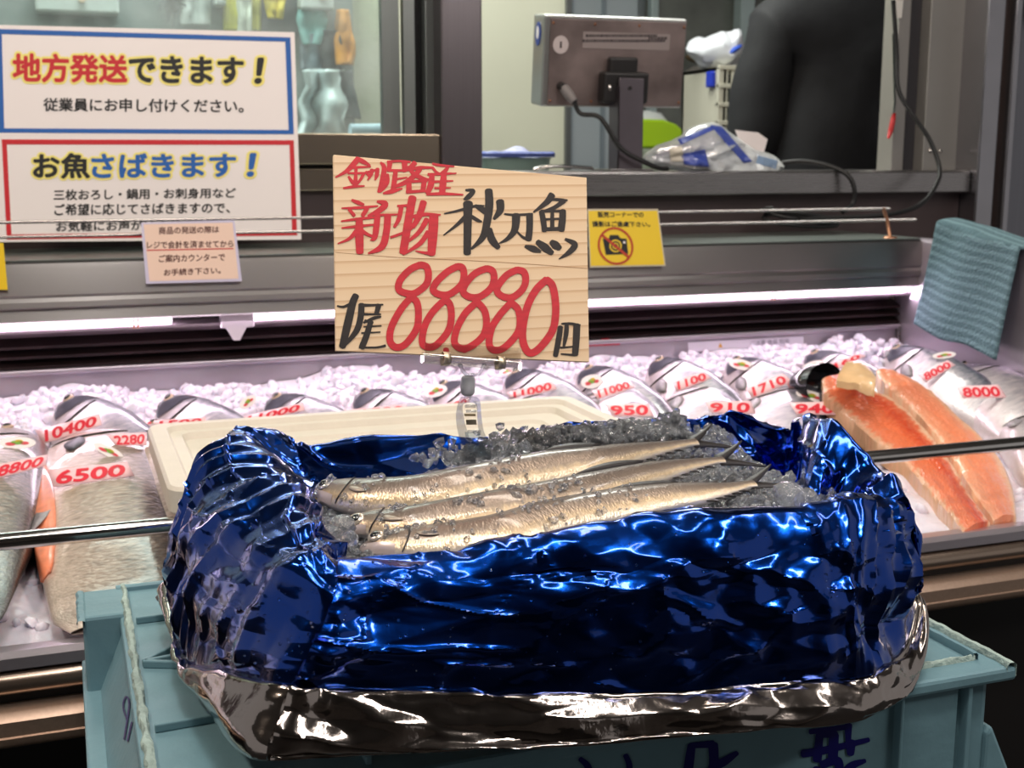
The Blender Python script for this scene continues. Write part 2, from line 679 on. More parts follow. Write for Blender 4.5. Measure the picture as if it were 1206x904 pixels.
mb = MB()
mb.bx(1.868, 2.9, 2.12, 2.2, 0, 2.9)
dr = struct(mb.build('door_1', mat('cold_store_door', (118, 118, 124), .33, .85, .06, 3, .04, 30, stretch=(40, 40, 1)), bevel=.004))


def rrect(cx, cz, w, h, r, n=8):
    out = []
    for sx, sz, a0 in ((1, 1, 0), (-1, 1, 90), (-1, -1, 180), (1, -1, 270)):
        for k in range(n + 1):
            a = math.radians(a0 + 90 * k / n)
            out.append((cx + sx * (w / 2 - r) + r * math.cos(a), cz + sz * (h / 2 - r) + r * math.sin(a)))
    return out


o_, i_ = rrect(2.06, 1.83, .31, .47, .07), rrect(2.06, 1.83, .27, .43, .055)
G = np.array([[(x, 2.119, z) for x, z in o_], [(x, 2.104, z) for x, z in o_], [(x, 2.104, z) for x, z in i_], [(x, 2.116, z) for x, z in i_]])
MB().grid(G, closev=True).build('window_gasket', M_RUBBER, dr)
MB().prism([(x, 2.114, z) for x, z in i_], (0, .004, 0)).build('window_pane', mat('milky_pane', (206, 208, 204), .15), dr)

# ------------------------------------------------------------------ display case
XL, XR = -.62, 1.50
case = thing('display_case', 'long stainless steel refrigerated fish display case filled with ice', 'display case', (.44, 1.6, 0))
ST_IN = mat('case_liner_steel', (186, 176, 186), .38, .75, .12, 7, .04, 30, rvar=.08)
mb = MB()
mb.bx(XL, XR + .06, 1.24, 2.14, .0, .80)
mb.build('base_panel', mat('case_base', (30, 27, 26), .5, .2), case)
prof = [(1.30, .905), (1.165, .905), (1.160, .900), (1.160, .889), (1.172, .886), (1.172, .884)]


def extrude_profile(mb, prof, x0, x1, mi=0):
    G = [[(x, y, z) for y, z in prof] for x in (x0, x1)]
    mb.grid(np.array(G), mi=mi)
    return mb


mb = MB()
extrude_profile(mb, [(1.192, .87), (1.192, .902), (1.168, .905), (1.160, .901), (1.160, .890), (1.168, .887), (1.20, .887)], XL, 2.4)
mb.build('front_lip', mat('lip_steel', (200, 192, 200), .3, .85), case)
mb = MB()
a = np.linspace(math.pi * .5, math.pi * 1.5, 12)
extrude_profile(mb, [(1.165 + .010 * math.cos(t), .876 + .011 * math.sin(t)) for t in a], XL, 2.4)
mb.build('bumper_tube', mat('bumper_bronze', (158, 140, 126), .25, .9), case, smooth=True)
mb = MB()
mb.bx(XL, 2.4, 1.17, 1.25, .852, .868)
mb.build('bumper_groove', M_RUBBER, case)
mb = MB()
pr = [(1.25, .855), (1.155, .855), (1.148, .853), (1.142, .847), (1.142, .833)] + [(1.150 - .010 * math.cos(t), .832 - .012 * math.sin(t)) for t in np.linspace(0, math.pi * .6, 8)] + [(1.25, .80)]
extrude_profile(mb, pr, XL, 2.4)
mb.build('bumper_band', mat('bumper_beige', (176, 150, 132), .36, .75, .06, 300), case, smooth=True, sharp=35)
# front guard rail
mb = MB()
mb.tube([(XL, 1.2, 1.0015), (2.4, 1.2, 1.0015)], .0085, 16)
for x in (-.55, 1.9):
    mb.tube([(x, 1.2, 1.0), (x, 1.2, .88)], .006, 10)
mb.build('guard_rail', M_CHROME, case, smooth=True, sharp=50)
# tray, back panel, right end panel
mb = MB()
mb.bx(XL, XR, 1.25, 1.96, .80, .86)
mb.bx(XL, XR, 1.95, 1.97, .80, 1.042)
mb.bx(XL, XR, 1.942, 1.952, 1.036, 1.044)
mb.build('tray_liner', ST_IN, case, bevel=.002)
mb = MB()
mb.prism([(XR, 1.20, .86), (XR, 1.97, .86), (XR, 1.97, 1.206), (XR, 1.845, 1.206), (XR, 1.83, 1.238), (XR, 1.60, 1.206), (XR, 1.24, .93), (XR, 1.20, .905)], (.055, 0, 0))
mb.build('end_panel', ST_IN, case, bevel=.004)
mb = MB()
mb.tube([(XR - .004, 1.944, .95), (XR - .004, 1.944, 1.04)], .004, 8)
mb.build('corner_seam', M_STEEL, case)
# air vent
mb = MB()
mb.bx(XL, XR, 1.99, 2.0, 1.04, 1.10)
mb.build('vent_recess', mat('vent_black', (16, 12, 13), .6), case)
for k, z in enumerate((1.052, 1.067, 1.082)):
    mb = MB()
    mb.box((.44, 1.962, z), (XR - XL, .028, .0045), rot=[[1, 0, 0], [0, .93, -.36], [0, .36, .93]])
    mb.build('vent_slat', mat('vent_slat_brown', (44, 30, 30), .45, .5, .4, 12), case)
# hood
H = mat('hood_steel', (148, 144, 142), .42, .95, .05, 3)
mb = MB()
extrude_profile(mb, [(2.15, 1.208), (1.905, 1.208), (1.897, 1.205), (1.895, 1.198), (1.893, 1.160), (1.896, 1.156), (1.893, 1.150), (1.893, 1.142), (1.900, 1.139), (1.897, 1.122), (1.905, 1.119), (1.93, 1.121), (1.98, 1.121), (1.98, 1.10)], XL, XR)
mb.build('hood', H, case, smooth=True, sharp=25)
hb = H.node_tree.nodes['Principled BSDF']
tg = H.node_tree.nodes.new('ShaderNodeTangent')
tg.direction_type = 'UV_MAP'
H.node_tree.links.new(tg.outputs[0], hb.inputs['Tangent'])
hb.inputs['Anisotropic'].default_value = .9
hb.inputs['Anisotropic Rotation'].default_value = .25
mb = MB()
mb.bx(XL, XR, 1.90, 2.15, 1.2085, 1.2105)
mb.build('hood_shelf', mat('shelf_steel', (138, 146, 142), .4, .8, .06, 5), case)
mb = MB()
mb.bx(XL, XR, 1.928, 1.985, 1.101, 1.105)
mb.bx(XL, XR, 1.983, 1.992, 1.06, 1.105)
mb.build('lamp_tray', mat('lamp_tray_white', (214, 196, 208), .4, .2, .15, 20), case)
for x0, x1 in ((XL, .15), (.27, .48), (.50, XR - .005)):
    mb = MB()
    mb.tube([(x0, 1.932, 1.113), (x1, 1.932, 1.113)], .0065, 12)
    mb.build('light_tube', mat('led_tube', (255, 236, 252), .4, emit=5.0), case, smooth=True)
mb = MB()
mb.bx(.222, .272, 1.915, 1.94, 1.098, 1.12)
mb.prism([(.228, 1.915, 1.10), (.262, 1.915, 1.10), (.254, 1.915, 1.086), (.250, 1.915, 1.078), (.240, 1.915, 1.078), (.236, 1.915, 1.086)], (0, .012, 0))
mb.build('lamp_bracket', mat('bracket_white', (222, 210, 220), .4), case, bevel=.001)
for x in (.094, .100, .440, .446, 1.20, 1.206):
    mb = MB()
    mb.tube([(x, 1.924, 1.121), (x + .001, 1.922, 1.112), (x, 1.924, 1.103)], .0016, 6)
    mb.build('lamp_clip', M_COPPER, case, smooth=True)
# stickers on the back panel
pl = Plane(*[np.array(q) for q in ((0, 1.9485, 1), (1, 1.9485, 1), (1, 1.9485, .9), (0, 1.9485, .9))])
MB().prism(pl.quad([(810, 403), (946, 396), (947, 409), (811, 414)], .0005), -pl.n * .001).build('notice_strip', mat('notice_paper', (226, 214, 232), .5), case)
lettering(pl, 'ご注意 食品 取扱', [(884, 401), (930, 398.5), (930, 404), (884, 406.5)], mat('faint_print', (150, 140, 160), .5), case, 'notice_lettering', .01, .001)
mb = MB()
mb.prism(pl.quad([(846, 409), (851, 409), (848.5, 403.5)], .001), -pl.n * .0002)
mb.build('warning_triangle', mat('amber', (214, 150, 40), .5), case)
mb = MB()
mb.prism(pl.quad([(690, 403.5), (730, 401.5), (730, 406), (690, 408)], .0008), -pl.n * .001)
mb.prism(pl.quad([(708, 399), (718, 398.5), (713, 405)], .0012), -pl.n * .001)
mb.build('load_line_mark', M_TAGRED, case)

# wire guard on the hood shelf
wg = thing('wire_guard', 'two bright steel wires running along the hood shelf of the display case', 'rail', (.44, 2.02, 1.2105))
mb = MB()
for z_, x_ in ((1.264, 1.44), (1.243, 1.50)):
    mb = MB()
    mb.tube([(XL, 1.918, z_), (x_, 1.918, z_)], .0023, 8)
    mb.build('wire', M_WIRE, wg, smooth=True)
for x in (-.4, 1.43):
    mb = MB()
    mb.tube([(x - .004, 1.918, 1.266), (x + .004, 1.916, 1.245), (x + .012, 1.914, 1.2105)], .0034, 8)
    mb.lathe((x + .012, 1.914, 1.2103), [(0, .003), (.012, .003), (.013, 0)], 14)
    mb.build('wire_foot', M_COPPER, wg, smooth=True)

# ------------------------------------------------------------------ signs behind the case
SH = .0008
# large laminated notice
pl = Plane(atY(-6, 30, 2.075), atY(347, 38, 2.075), atY(355, 281, 2.035), atY(-2, 284, 2.035))
sg = thing('notice_board', 'large white laminated notice with a blue framed panel over a red framed panel', 'sign', pl.p(175, 283))
slab(pl, [(-8, 29), (347, 38), (355, 282), (-3, 285)], .002, M_WHITE, sg, 'laminate_sheet', bevel=.0004)


def frame_on(pl, o, i, m, parent, lift):
    mb = MB()
    P, Q = pl.quad(o, lift), pl.quad(i, lift)
    for k in range(4):
        l = (k + 1) % 4
        mb.prism([P[k], P[l], Q[l], Q[k]], -pl.n * .0003)
    return mb.build('frame', m, parent)


frame_on(pl, [(-4, 34), (342, 44), (346, 158), (-1, 156)], [(2, 40), (336, 49), (340, 153), (5, 151)], M_BLUE, sg, .0006)
frame_on(pl, [(2, 164), (346, 165), (350, 277), (8, 282)], [(8, 170), (341, 170.5), (344, 272), (13.5, 276)], M_RED, sg, .0006)
q1, q2 = [(14, 63), (160, 66), (160, 99), (14, 97)], [(161, 67), (306, 70), (306, 99), (161, 98)]


def split_line(parts, q, bold, halo):
    """one line of lettering whose runs have their own colours; parts: [(text, material)]"""
    full = ''.join(t for t, _ in parts)
    q = np.array(q, float)
    n = len(full)
    k = 0
    for t, m in parts:
        u0, u1 = k / n, (k + len(t)) / n
        qq = [tuple(q[0] + (q[1] - q[0]) * u0), tuple(q[0] + (q[1] - q[0]) * u1), tuple(q[3] + (q[2] - q[3]) * u1), tuple(q[3] + (q[2] - q[3]) * u0)]
        if t == '！':
            c = sum(np.array(z) for z in qq) / 4
            h = (qq[3][1] - qq[0][1])
            qq = [(c[0] - 2, c[1] - h / 2), (c[0] + 7, c[1] - h / 2), (c[0] + 3, c[1] + h / 2), (c[0] - 6, c[1] + h / 2)]
        else:
            g = .5
            qq = [(qq[0][0] + g, qq[0][1]), (qq[1][0] - g, qq[1][1]), (qq[2][0] - g, qq[2][1]), (qq[3][0] + g, qq[3][1])]
        lettering(pl, t, qq, M_HALO, sg, 'lettering_halo', halo, .0006, ref=(t, bold))
        lettering(pl, t, qq, m, sg, 'heading_lettering', bold, .0011)
        k += len(t)


split_line([('地方発送', M_RED), ('できます', M_BLACK), ('！', M_BLACK)], [(14, 62), (322, 68), (322, 99), (14, 97)], .035, .115)
split_line([('お魚', M_BLACK), ('さばきます', M_BLUE), ('！', M_BLUE)], [(38, 180), (313, 180), (313, 208), (38, 211)], .035, .115)
lettering(pl, '従業員にお申し付けください。', [(51, 115), (287, 117), (287, 133), (51, 131)], M_BLACK, sg, 'body_lettering', .022)
lettering(pl, '三枚おろし・鍋用・お刺身用など', [(63, 223), (278, 221), (278, 233), (63, 236)], M_BLACK, sg, 'body_lettering', .022)
lettering(pl, 'ご希望に応じてさばきますので、', [(64, 240), (271, 238), (271, 251), (64, 254)], M_BLACK, sg, 'body_lettering', .022)
lettering(pl, 'お気軽にお声がけください。', [(66, 261), (248, 258), (248, 270), (66, 273)], M_BLACK, sg, 'body_lettering', .022)

# small notice hung on the wires
pl = Plane(atY(166, 262, 1.909), atY(276, 259, 1.909), atY(285, 331, 1.886), atY(172, 334, 1.886))
sg = thing('hanging_notice', 'small pale pink laminated notice leaning on the hood below the large white board', 'sign', pl.p(228, 332))
slab(pl, [(166, 262), (276, 259), (285, 331), (172, 334)], .0015, mat('laminate_film', (196, 190, 214), .25), sg, 'laminate_film')
slab(pl, [(169, 264), (274, 262), (281, 328), (176, 331)], .0006, mat('pink_paper', (226, 196, 178), .5), sg, 'paper', lift=.0004)
for t, q in (('商品の発送の際は', [(187, 267), (258, 266), (258, 274), (187, 276)]), ('レジで会計を済ませてから', [(173, 284), (275, 282.5), (275, 291), (173, 293)]),
             ('ご案内カウンターで', [(187, 300), (265, 298), (265, 307), (187, 309)]), ('お手続き下さい。', [(193, 317), (260, 314), (260, 322), (193, 325)])):
    lettering(pl, t, q, mat('brown_print', (92, 52, 46), .5), sg, 'lettering', .02, .0008)
mb = MB()
mb.prism(pl.quad([(173, 294), (275, 292), (275, 293.2), (173, 295.2)], .0008), -pl.n * .0002)
mb.build('underline', M_RED, sg)

# yellow no-photography notice
pl = Plane(atY(692, 245, 1.909), atY(776, 245, 1.909), atY(784, 313, 1.886), atY(694, 314, 1.886))
sg = thing('photography_notice', 'yellow notice with a crossed-out camera leaning on the hood right of the price board', 'sign', pl.p(738, 313))
M_YEL = mat('yellow_card', (226, 192, 36), .45)
slab(pl, [(692, 246), (775, 246), (784, 313), (695, 315)], .0016, mat('card_edge', (190, 180, 160), .3), sg, 'laminate_film')
slab(pl, [(693, 248), (774, 248), (782.5, 311.5), (696, 313)], .0006, M_YEL, sg, 'card', lift=.0004)
lettering(pl, '販売コーナーでの', [(704, 249), (758, 249.5), (758, 256), (704, 256)], M_BLACK, sg, 'lettering', .025, .0009)
lettering(pl, '撮影はご遠慮下さい。', [(697, 260), (765, 261), (766, 267), (698, 267)], M_BLACK, sg, 'lettering', .025, .0009)
mb = MB()
cam_out = [(710, 281), (717, 280.5), (718.5, 276.5), (728, 276.5), (731, 280.5), (738, 281), (740, 299), (713.5, 300)]
mb.prism(pl.quad(cam_out, .0009), -pl.n * .0002)
mb.build('camera_symbol', M_BLACK, sg)


def ring(pl, cx, cy, rx, ry, wd, lift, m, parent, name, tilt=0., n=48):
    mb = MB()
    def c(a, k):
        x, y = (rx - k) * math.cos(a), (ry - k) * math.sin(a)
        return pl.p(cx + x * math.cos(tilt) - y * math.sin(tilt), cy + x * math.sin(tilt) + y * math.cos(tilt), lift)
    A = np.arange(n) * 2 * math.pi / n
    G = np.array([[c(a, 0) for a in A], [c(a, wd) for a in A]])
    mb.grid(G, closev=True)
    return mb.build(name, m, parent)


ring(pl, 725, 289.5, 7.2, 7.4, 1.6, .0012, M_YEL, sg, 'lens_symbol')
ring(pl, 725, 289.5, 3.8, 3.8, 1.2, .0012, M_YEL, sg, 'lens_symbol')
mb = MB()
mb.prism(pl.quad([(734, 284), (736.5, 284), (736.5, 286.5), (734, 286.5)], .0012), -pl.n * .0002)
mb.build('flash_symbol', M_WHITE, sg)
M_SIGNRED = mat('sign_red', (176, 52, 30), .5)
ring(pl, 725, 289.5, 20.5, 22.5, 2.4, .0014, M_SIGNRED, sg, 'prohibition_ring', -.5)
mb = MB()
mb.prism(pl.quad([(708, 277.5), (710, 275.5), (742, 302), (740, 304)], .0016), -pl.n * .0002)
mb.build('prohibition_bar', M_SIGNRED, sg)

pl = Plane(atY(-40, 285, 1.892), atY(6, 285, 1.892), atY(9, 341, 1.886), atY(-36, 341, 1.886))
o = slab(pl, [(-40, 286), (4, 286), (9, 341), (-36, 341)], .0016, M_YEL, None, 'corner_notice')
tag(o, 'bright yellow notice card cut off by the left edge, on the hood', 'sign')

# ------------------------------------------------------------------ towel on the end panel
# drapes over the sloping top edge; the hanging side faces the fish
TW = mat('towel_cloth', (104, 132, 136), .95)
nt = TW.node_tree
b = nt.nodes['Principled BSDF']
tc = nt.nodes.new('ShaderNodeTexCoord')
sp = nt.nodes.new('ShaderNodeSeparateXYZ')
nt.links.new(tc.outputs['UV'], sp.inputs[0])
mp = nt.nodes.new('ShaderNodeMapping')
mp.inputs['Scale'].default_value = (26, 26, 1)
nt.links.new(tc.outputs['UV'], mp.inputs[0])
wv = nt.nodes.new('ShaderNodeTexWave')
wv.bands_direction = 'X'
wv.inputs['Scale'].default_value = .20
wv.inputs['Distortion'].default_value = .8
wv.inputs['Detail'].default_value = 2
nt.links.new(mp.outputs[0], wv.inputs[0])
vr = nt.nodes.new('ShaderNodeTexVoronoi')
vr.inputs['Scale'].default_value = 2.2
nt.links.new(mp.outputs[0], vr.inputs[0])
cr = nt.nodes.new('ShaderNodeValToRGB')
cr.color_ramp.elements[0].position = .45
cr.color_ramp.elements[0].color = (*lin((82, 108, 116)), 1)
cr.color_ramp.elements[1].position = .75
cr.color_ramp.elements[1].color = (*lin((104, 132, 140)), 1)
nt.links.new(wv.outputs[0], cr.inputs[0])
nt.links.new(cr.outputs[0], b.inputs['Base Color'])
bp = nt.nodes.new('ShaderNodeBump')
bp.inputs['Strength'].default_value = .6
bp.inputs['Distance'].default_value = .004
nt.links.new(vr.outputs[0], bp.inputs['Height'])
nt.links.new(bp.outputs[0], b.inputs['Normal'])
nu, nv = 60, 40
G = np.zeros((nu, nv, 3))
for i in range(nu):
    for j in range(nv):
        u, v = i / (nu - 1), j / (nv - 1)
        y = 1.830 - .205 * v
        ztop = 1.243 - .026 * v - .010 * v * v
        s = u * .262                       # length along the cloth, from inner hem over the top to the outer side
        drop = .188
        lean = .040 - .035 * v
        if s < drop:
            k = 1 - s / drop
            x = 1.478 - .012 * k + .004 * math.sin(9 * v + 2 * k)
            z = ztop - drop * k - .004 * math.sin(5 * v)
            y2 = y + lean * k * .9 + .012 * k * v
        else:
            a = (s - drop) / .074
            x = 1.478 + .088 * a
            z = ztop + .006 * math.sin(math.pi * min(1, a)) - .01 * a * a
            y2 = y
        G[i, j] = (x, y2, z + .002 * float(vnoise(np.array(u * 9), np.array(v * 5), 3)))
o = MB().grid(G).build('towel', TW, smooth=True, solid=.005)
tag(o, 'blue-grey ribbed towel draped over the right end panel of the display case', 'towel')

# ------------------------------------------------------------------ ice in the case


def bed(y):
    return .880 + (y - 1.2) * .090


def ico(n=1):
    import bmesh
    bm = bmesh.new()
    bmesh.ops.create_icosphere(bm, subdivisions=n, radius=1)
    v = np.array([p.co[:] for p in bm.verts])
    f = [[q.index for q in p.verts] for p in bm.faces]
    bm.free()
    return v, f


IV, IF = ico(2)
JV, JF = ico(1)


def lumps(mb, centers, sizes, jitter=.25, flat=.75, base=None):
    bv, bf = base or (JV, JF)
    for c, s in zip(centers, sizes):
        A = np.linalg.qr(rng.normal(size=(3, 3)))[0]
        sc = s * rng.uniform(.7, 1.15, 3)
        sc[2] *= flat
        v = (bv * (1 + rng.uniform(-jitter, jitter, (len(bv), 1)))) * sc
        mb.add(v @ A.T + c, bf)


def ice_top(x, y):
    z = bed(y) + .012 + .012 * vnoise(x * 9, y * 9, 5) + .006 * vnoise(x * 23, y * 23, 6)
    back = np.clip((y - 1.72) / .2, 0, 1)
    return z + back * (.050 + .008 * vnoise(x * 7, y * 3, 8))


xs, ys = np.linspace(XL + .01, XR - .004, 260), np.linspace(1.194, 1.946, 100)
X, Y = np.meshgrid(xs, ys, indexing='ij')
G = np.stack([X, Y, ice_top(X, Y)], 2)
mb = MB().grid(G)
k = 3600
cx = rng.uniform(XL + .05, XR - .02, k)
cy = np.where(rng.random(k) < .72, rng.uniform(1.72, 1.935, k), rng.uniform(1.24, 1.9, k))
cz = ice_top(cx, cy) + rng.uniform(-.002, .005, k)
lumps(mb, np.stack([cx, cy, cz], 1), rng.uniform(.006, .0115, k), .16, .8)
# a little heap in the far right corner
k = 140
cx = 1.40 + rng.normal(0, .05, k)
cy = 1.90 + rng.normal(0, .025, k)
cz = ice_top(cx, np.minimum(cy, 1.94)) + rng.uniform(0, .025, k) * np.exp(-((cx - 1.40) / .06) ** 2)
lumps(mb, np.stack([np.clip(cx, 0, 1.485), np.clip(cy, 1.7, 1.935), cz], 1), rng.uniform(.007, .012, k), .2, .8)
M_ICEW = mat('white_ice', (232, 226, 238), .25, 0, .06, 60, .1, 120, sss=.8)
o = mb.build('ice_bed', M_ICEW, smooth=True, sharp=50)
tag(o, 'bed of white ice nuggets filling the steel display case', 'ice', kind='stuff')

# ------------------------------------------------------------------ fish in the case
M_FISHG = ramp_mat('grey_fish_skin', 1, [(0, (54, 58, 70)), (.09, (84, 88, 100)), (.17, (138, 134, 140)), (.28, (186, 174, 174)), (.5, (212, 198, 196)), (.72, (186, 172, 172)), (.85, (130, 124, 130)), (.94, (92, 94, 104)), (1, (70, 74, 86))],
                   .34, .3, .5, .30, (70, 24), .2, 160, (1, .4, 1))
M_FISHS = ramp_mat('salmon_skin', 1, [(0, (46, 46, 46)), (.08, (72, 70, 68)), (.15, (112, 102, 94)), (.24, (168, 150, 136)), (.36, (206, 186, 170)), (.46, (222, 202, 188)), (.55, (226, 208, 198)), (.8, (180, 160, 150)), (.92, (90, 84, 82)), (1, (58, 58, 58))],
                   .30, .35, .5, .34, (150, 34), .3, 160, (1, .45, 1))
M_HEADG = mat('fish_head_dark', (74, 76, 88), .28, .3, .35, 60, coat=.6)
M_FIN = mat('fish_fin', (58, 58, 66), .4, .1, .3, 120)
M_FINP = mat('pale_fin', (150, 144, 148), .4, .1, .2, 120)
M_EYE = mat('fish_eye', (18, 18, 20), .08, coat=1)
M_EYEW = mat('fish_eye_rim', (196, 172, 150), .25, .3)
M_SLIT = mat('gill_slit_dark', (26, 20, 20), .4)
M_STICK = mat('sticker_white', (240, 230, 230), .35)
M_STG = mat('sticker_green', (120, 170, 60), .4)
M_STR = mat('sticker_red', (214, 70, 80), .4)
M_STY = mat('sticker_yellow', (226, 190, 60), .4)
FISH_N = 0


def fish(head, tail, label, depth=.125, thick=.07, skin=None, roll=0., headup=.0, group='whole fish on the ice', dark=True, bend=0., blunt=False, tail_shown=True):
    """whole fish on its side: snout at head, tail at tail; its back faces the right"""
    global FISH_N
    FISH_N += 1
    skin = skin or M_FISHG
    H, T = np.array(head, float), np.array(tail, float)
    n, m = 44, 28
    s = np.linspace(0, 1, n)
    L = np.linalg.norm(T - H)
    P = H + (T - H) * s[:, None]
    ax = unit((T - H) * [1, 1, 0])
    lat = np.array([-ax[1], ax[0], 0])
    if lat[0] < 0:
        lat = -lat                          # towards the right: the dorsal side
    P = P + lat * (bend * np.sin(s * math.pi))[:, None] * L
    P[:, 2] += headup * np.exp(-(s / .16) ** 2)
    up = np.cross(ax, lat)
    if up[2] < 0:
        up = -up
    c, q = math.cos(roll), math.sin(roll)
    lat, up = lat * c + up * q, up * c - lat * q
    W = np.interp(s, [0, .02, .06, .12, .2, .32, .5, .7, .85, .93, 1], [.05, .16, .38, .66, .86, 1.0, .98, .72, .38, .24, .26]) * depth / 2
    if blunt:
        W = np.interp(s, [0, .02, .06, .12, .2, .32, .5, .7, .85, .95, 1], [.05, .2, .45, .72, .9, 1.0, 1.0, .94, .86, .80, .6]) * depth / 2
    Tk = np.interp(s, [0, .02, .08, .2, .35, .55, .75, .9, 1], [.08, .2, .55, .9, 1, .92, .6, .22, .1]) * thick / 2
    W[0] = Tk[0] = .0015
    th = np.arange(m) * 2 * math.pi / m
    cs, sn = np.cos(th), np.sin(th)
    e = .85
    cs2, sn2 = np.sign(cs) * np.abs(cs) ** e, np.sign(sn) * np.abs(sn) ** e
    G = P[:, None] + lat * (W[:, None] * cs2)[..., None] + up * (Tk[:, None] * (sn2 + .25 * np.maximum(0, sn)))[..., None]
    base = np.array([P[:, 0].mean(), P[:, 1].mean(), min(G[..., 2].min(), bed(P[:, 1].mean()))])
    root = thing('whole_fish', label, 'fish', base, group)
    mb = MB().grid(G, closev=True)
    mb.build('body', skin, root, smooth=True)
    to_bvh(mb)

    def surf(si, a):
        """point just above the upper side: si along, a -1 belly .. 1 back"""
        k = si * (n - 1)
        p = H + (T - H) * si + lat * bend * math.sin(si * math.pi) * L
        p = p + np.array([0, 0, headup * math.exp(-(si / .16) ** 2)])
        ww, tt = np.interp(si, s, W), np.interp(si, s, Tk)
        a = max(-.97, min(.97, a))
        th_ = math.acos(np.sign(a) * abs(a) ** (1 / e))
        return p + lat * ww * a + up * tt * (math.sin(th_) ** e + .25 * math.sin(th_)), up
    # head plate, a shade darker than the body
    if dark:
        hs = np.linspace(.0, .17, 14)
        hv = np.linspace(-.5, .96, 14)
        GH = np.array([[surf(max(.004, a * (1 - .35 * max(0, -b))), b)[0] + up * .0012 for b in hv] for a in hs])
        MB().grid(GH).build('head', M_HEADG, root, smooth=True)
    p, u = surf(.075, .38)
    MB().ball(p + u * .001, (.0085, .0085, .004), 8, 14, [ax, lat, up]).build('eye_rim', M_EYEW, root, smooth=True)
    MB().ball(p + u * .003, (.006, .006, .004), 8, 14, [ax, lat, up]).build('eye', M_EYE, root, smooth=True)
    # gill slit: dark crescent
    pts = [surf(.19 + .035 * math.cos(b * 1.6), b)[0] + up * .0006 for b in np.linspace(-.75, .7, 14)]
    MB().tube(pts, np.interp(np.linspace(0, 1, 14), [0, .3, .7, 1], [.0004, .0016, .0014, .0004]), 6).build('gill_slit', M_SLIT, root, smooth=True)
    pts = [surf(a, -.05 - a * 3.2)[0] + up * .0006 for a in np.linspace(.012, .085, 8)]
    MB().tube(pts, .0012, 6).build('mouth', M_SLIT, root, smooth=True)
    # pectoral fin
    p0 = surf(.235, -.25)[0]
    fin = []
    for k, a in enumerate(np.linspace(0, 1, 9)):
        wd = (.011 if not blunt else .013) * math.sin(math.pi * min(1, .12 + a * .88)) + .002
        cpt = surf(.235 + .085 * a, -.25 - .1 * a)[0] + up * (.0008 + .002 * a * (1 - a))
        fin.append([cpt + lat * wd * .7, cpt + up * .0015, cpt - lat * wd])
    MB().grid(np.array(fin)).build('pectoral_fin', M_FIN if skin is M_FISHS else M_FINP, root, smooth=True, solid=.0012)
    # dorsal fin along the back, tail fan
    dv = [[surf(a, .97)[0], surf(a, .97)[0] + lat * .022 * math.sin(math.pi * (a - .34) / .34) ** .7 + up * .004] for a in np.linspace(.345, .675, 12)]
    if tail_shown:
        MB().grid(np.array(dv)).build('dorsal_fin', M_FINP, root, smooth=True, solid=.0015)
    tl = []
    for b in ([] if blunt or not tail_shown else np.linspace(-1, 1, 9)):
        l_ = .085 * (.55 + .45 * abs(b) ** 1.5)
        tl.append([T + lat * b * .014 - ax * .01, T + lat * b * .05 + ax * l_ * .6, T + lat * b * .072 + ax * l_])
    if tl:
        MB().grid(np.array(tl)).build('tail_fin', M_FIN, root, smooth=True, solid=.003)
    root['_'] = 0
    del root['_']
    return root, surf


def cast(px, py):
    d = ray(px, py)
    r = BVH.ray_cast(Vector(CAM), Vector(unit(d)))
    return (np.array(r[0]), np.array(r[1])) if r[0] is not None else (None, None)


def local_plane(px, py, lift=.004, tilt=.5, clear=None):
    p, nrm = cast(px, py)
    if p is None:
        p = atZ(px, py, bed(1.75) + .075)
        nrm = np.array([0, -.3, .95])
    if nrm[2] < 0:
        nrm = -nrm
    nn = unit(nrm * (1 - tilt) + unit([-.15, -.75, .65]) * tilt)
    P = Plane.__new__(Plane)
    P.o, P.n = p + nn * lift, nn
    if clear is not None:                    # lift until the whole sheet lies on top of what is under it
        hs = []
        for x, y in clear:
            h, _ = cast(x, y)
            if h is not None:
                hs.append((h - P.o) @ nn)
        if hs:
            P.o = P.o + nn * min(.022, max(0, max(hs) + .0012))
    return P


def sticker(root, px, py, rx, ry, tilt=0.):
    P = local_plane(px, py, .0025, .5, [(px + rx * math.cos(a) * .9, py + ry * math.sin(a) * .9) for a in np.arange(12) * math.pi / 6])
    A = np.arange(28) * 2 * math.pi / 28
    ct, st = math.cos(tilt), math.sin(tilt)
    def e(k, a, lift, dx=0, dy=0):
        x, y = rx * k * math.cos(a) + dx * rx, ry * k * math.sin(a) + dy * ry
        return P.p(px + x * ct - y * st, py + x * st + y * ct, lift)
    MB().prism([e(1, a, 0) for a in A], -P.n * .0008).build('sticker', M_STICK, root)
    for m_, dx, dy, k in ((M_STR, -.35, .2, .28), (M_STG, 0, -.05, .34), (M_STY, .1, -.3, .22), (M_STR, .4, .05, .25)):
        MB().prism([e(k, a, .0006, dx, dy) for a in A[::2]], -P.n * .0002).build('sticker_print', m_, root)


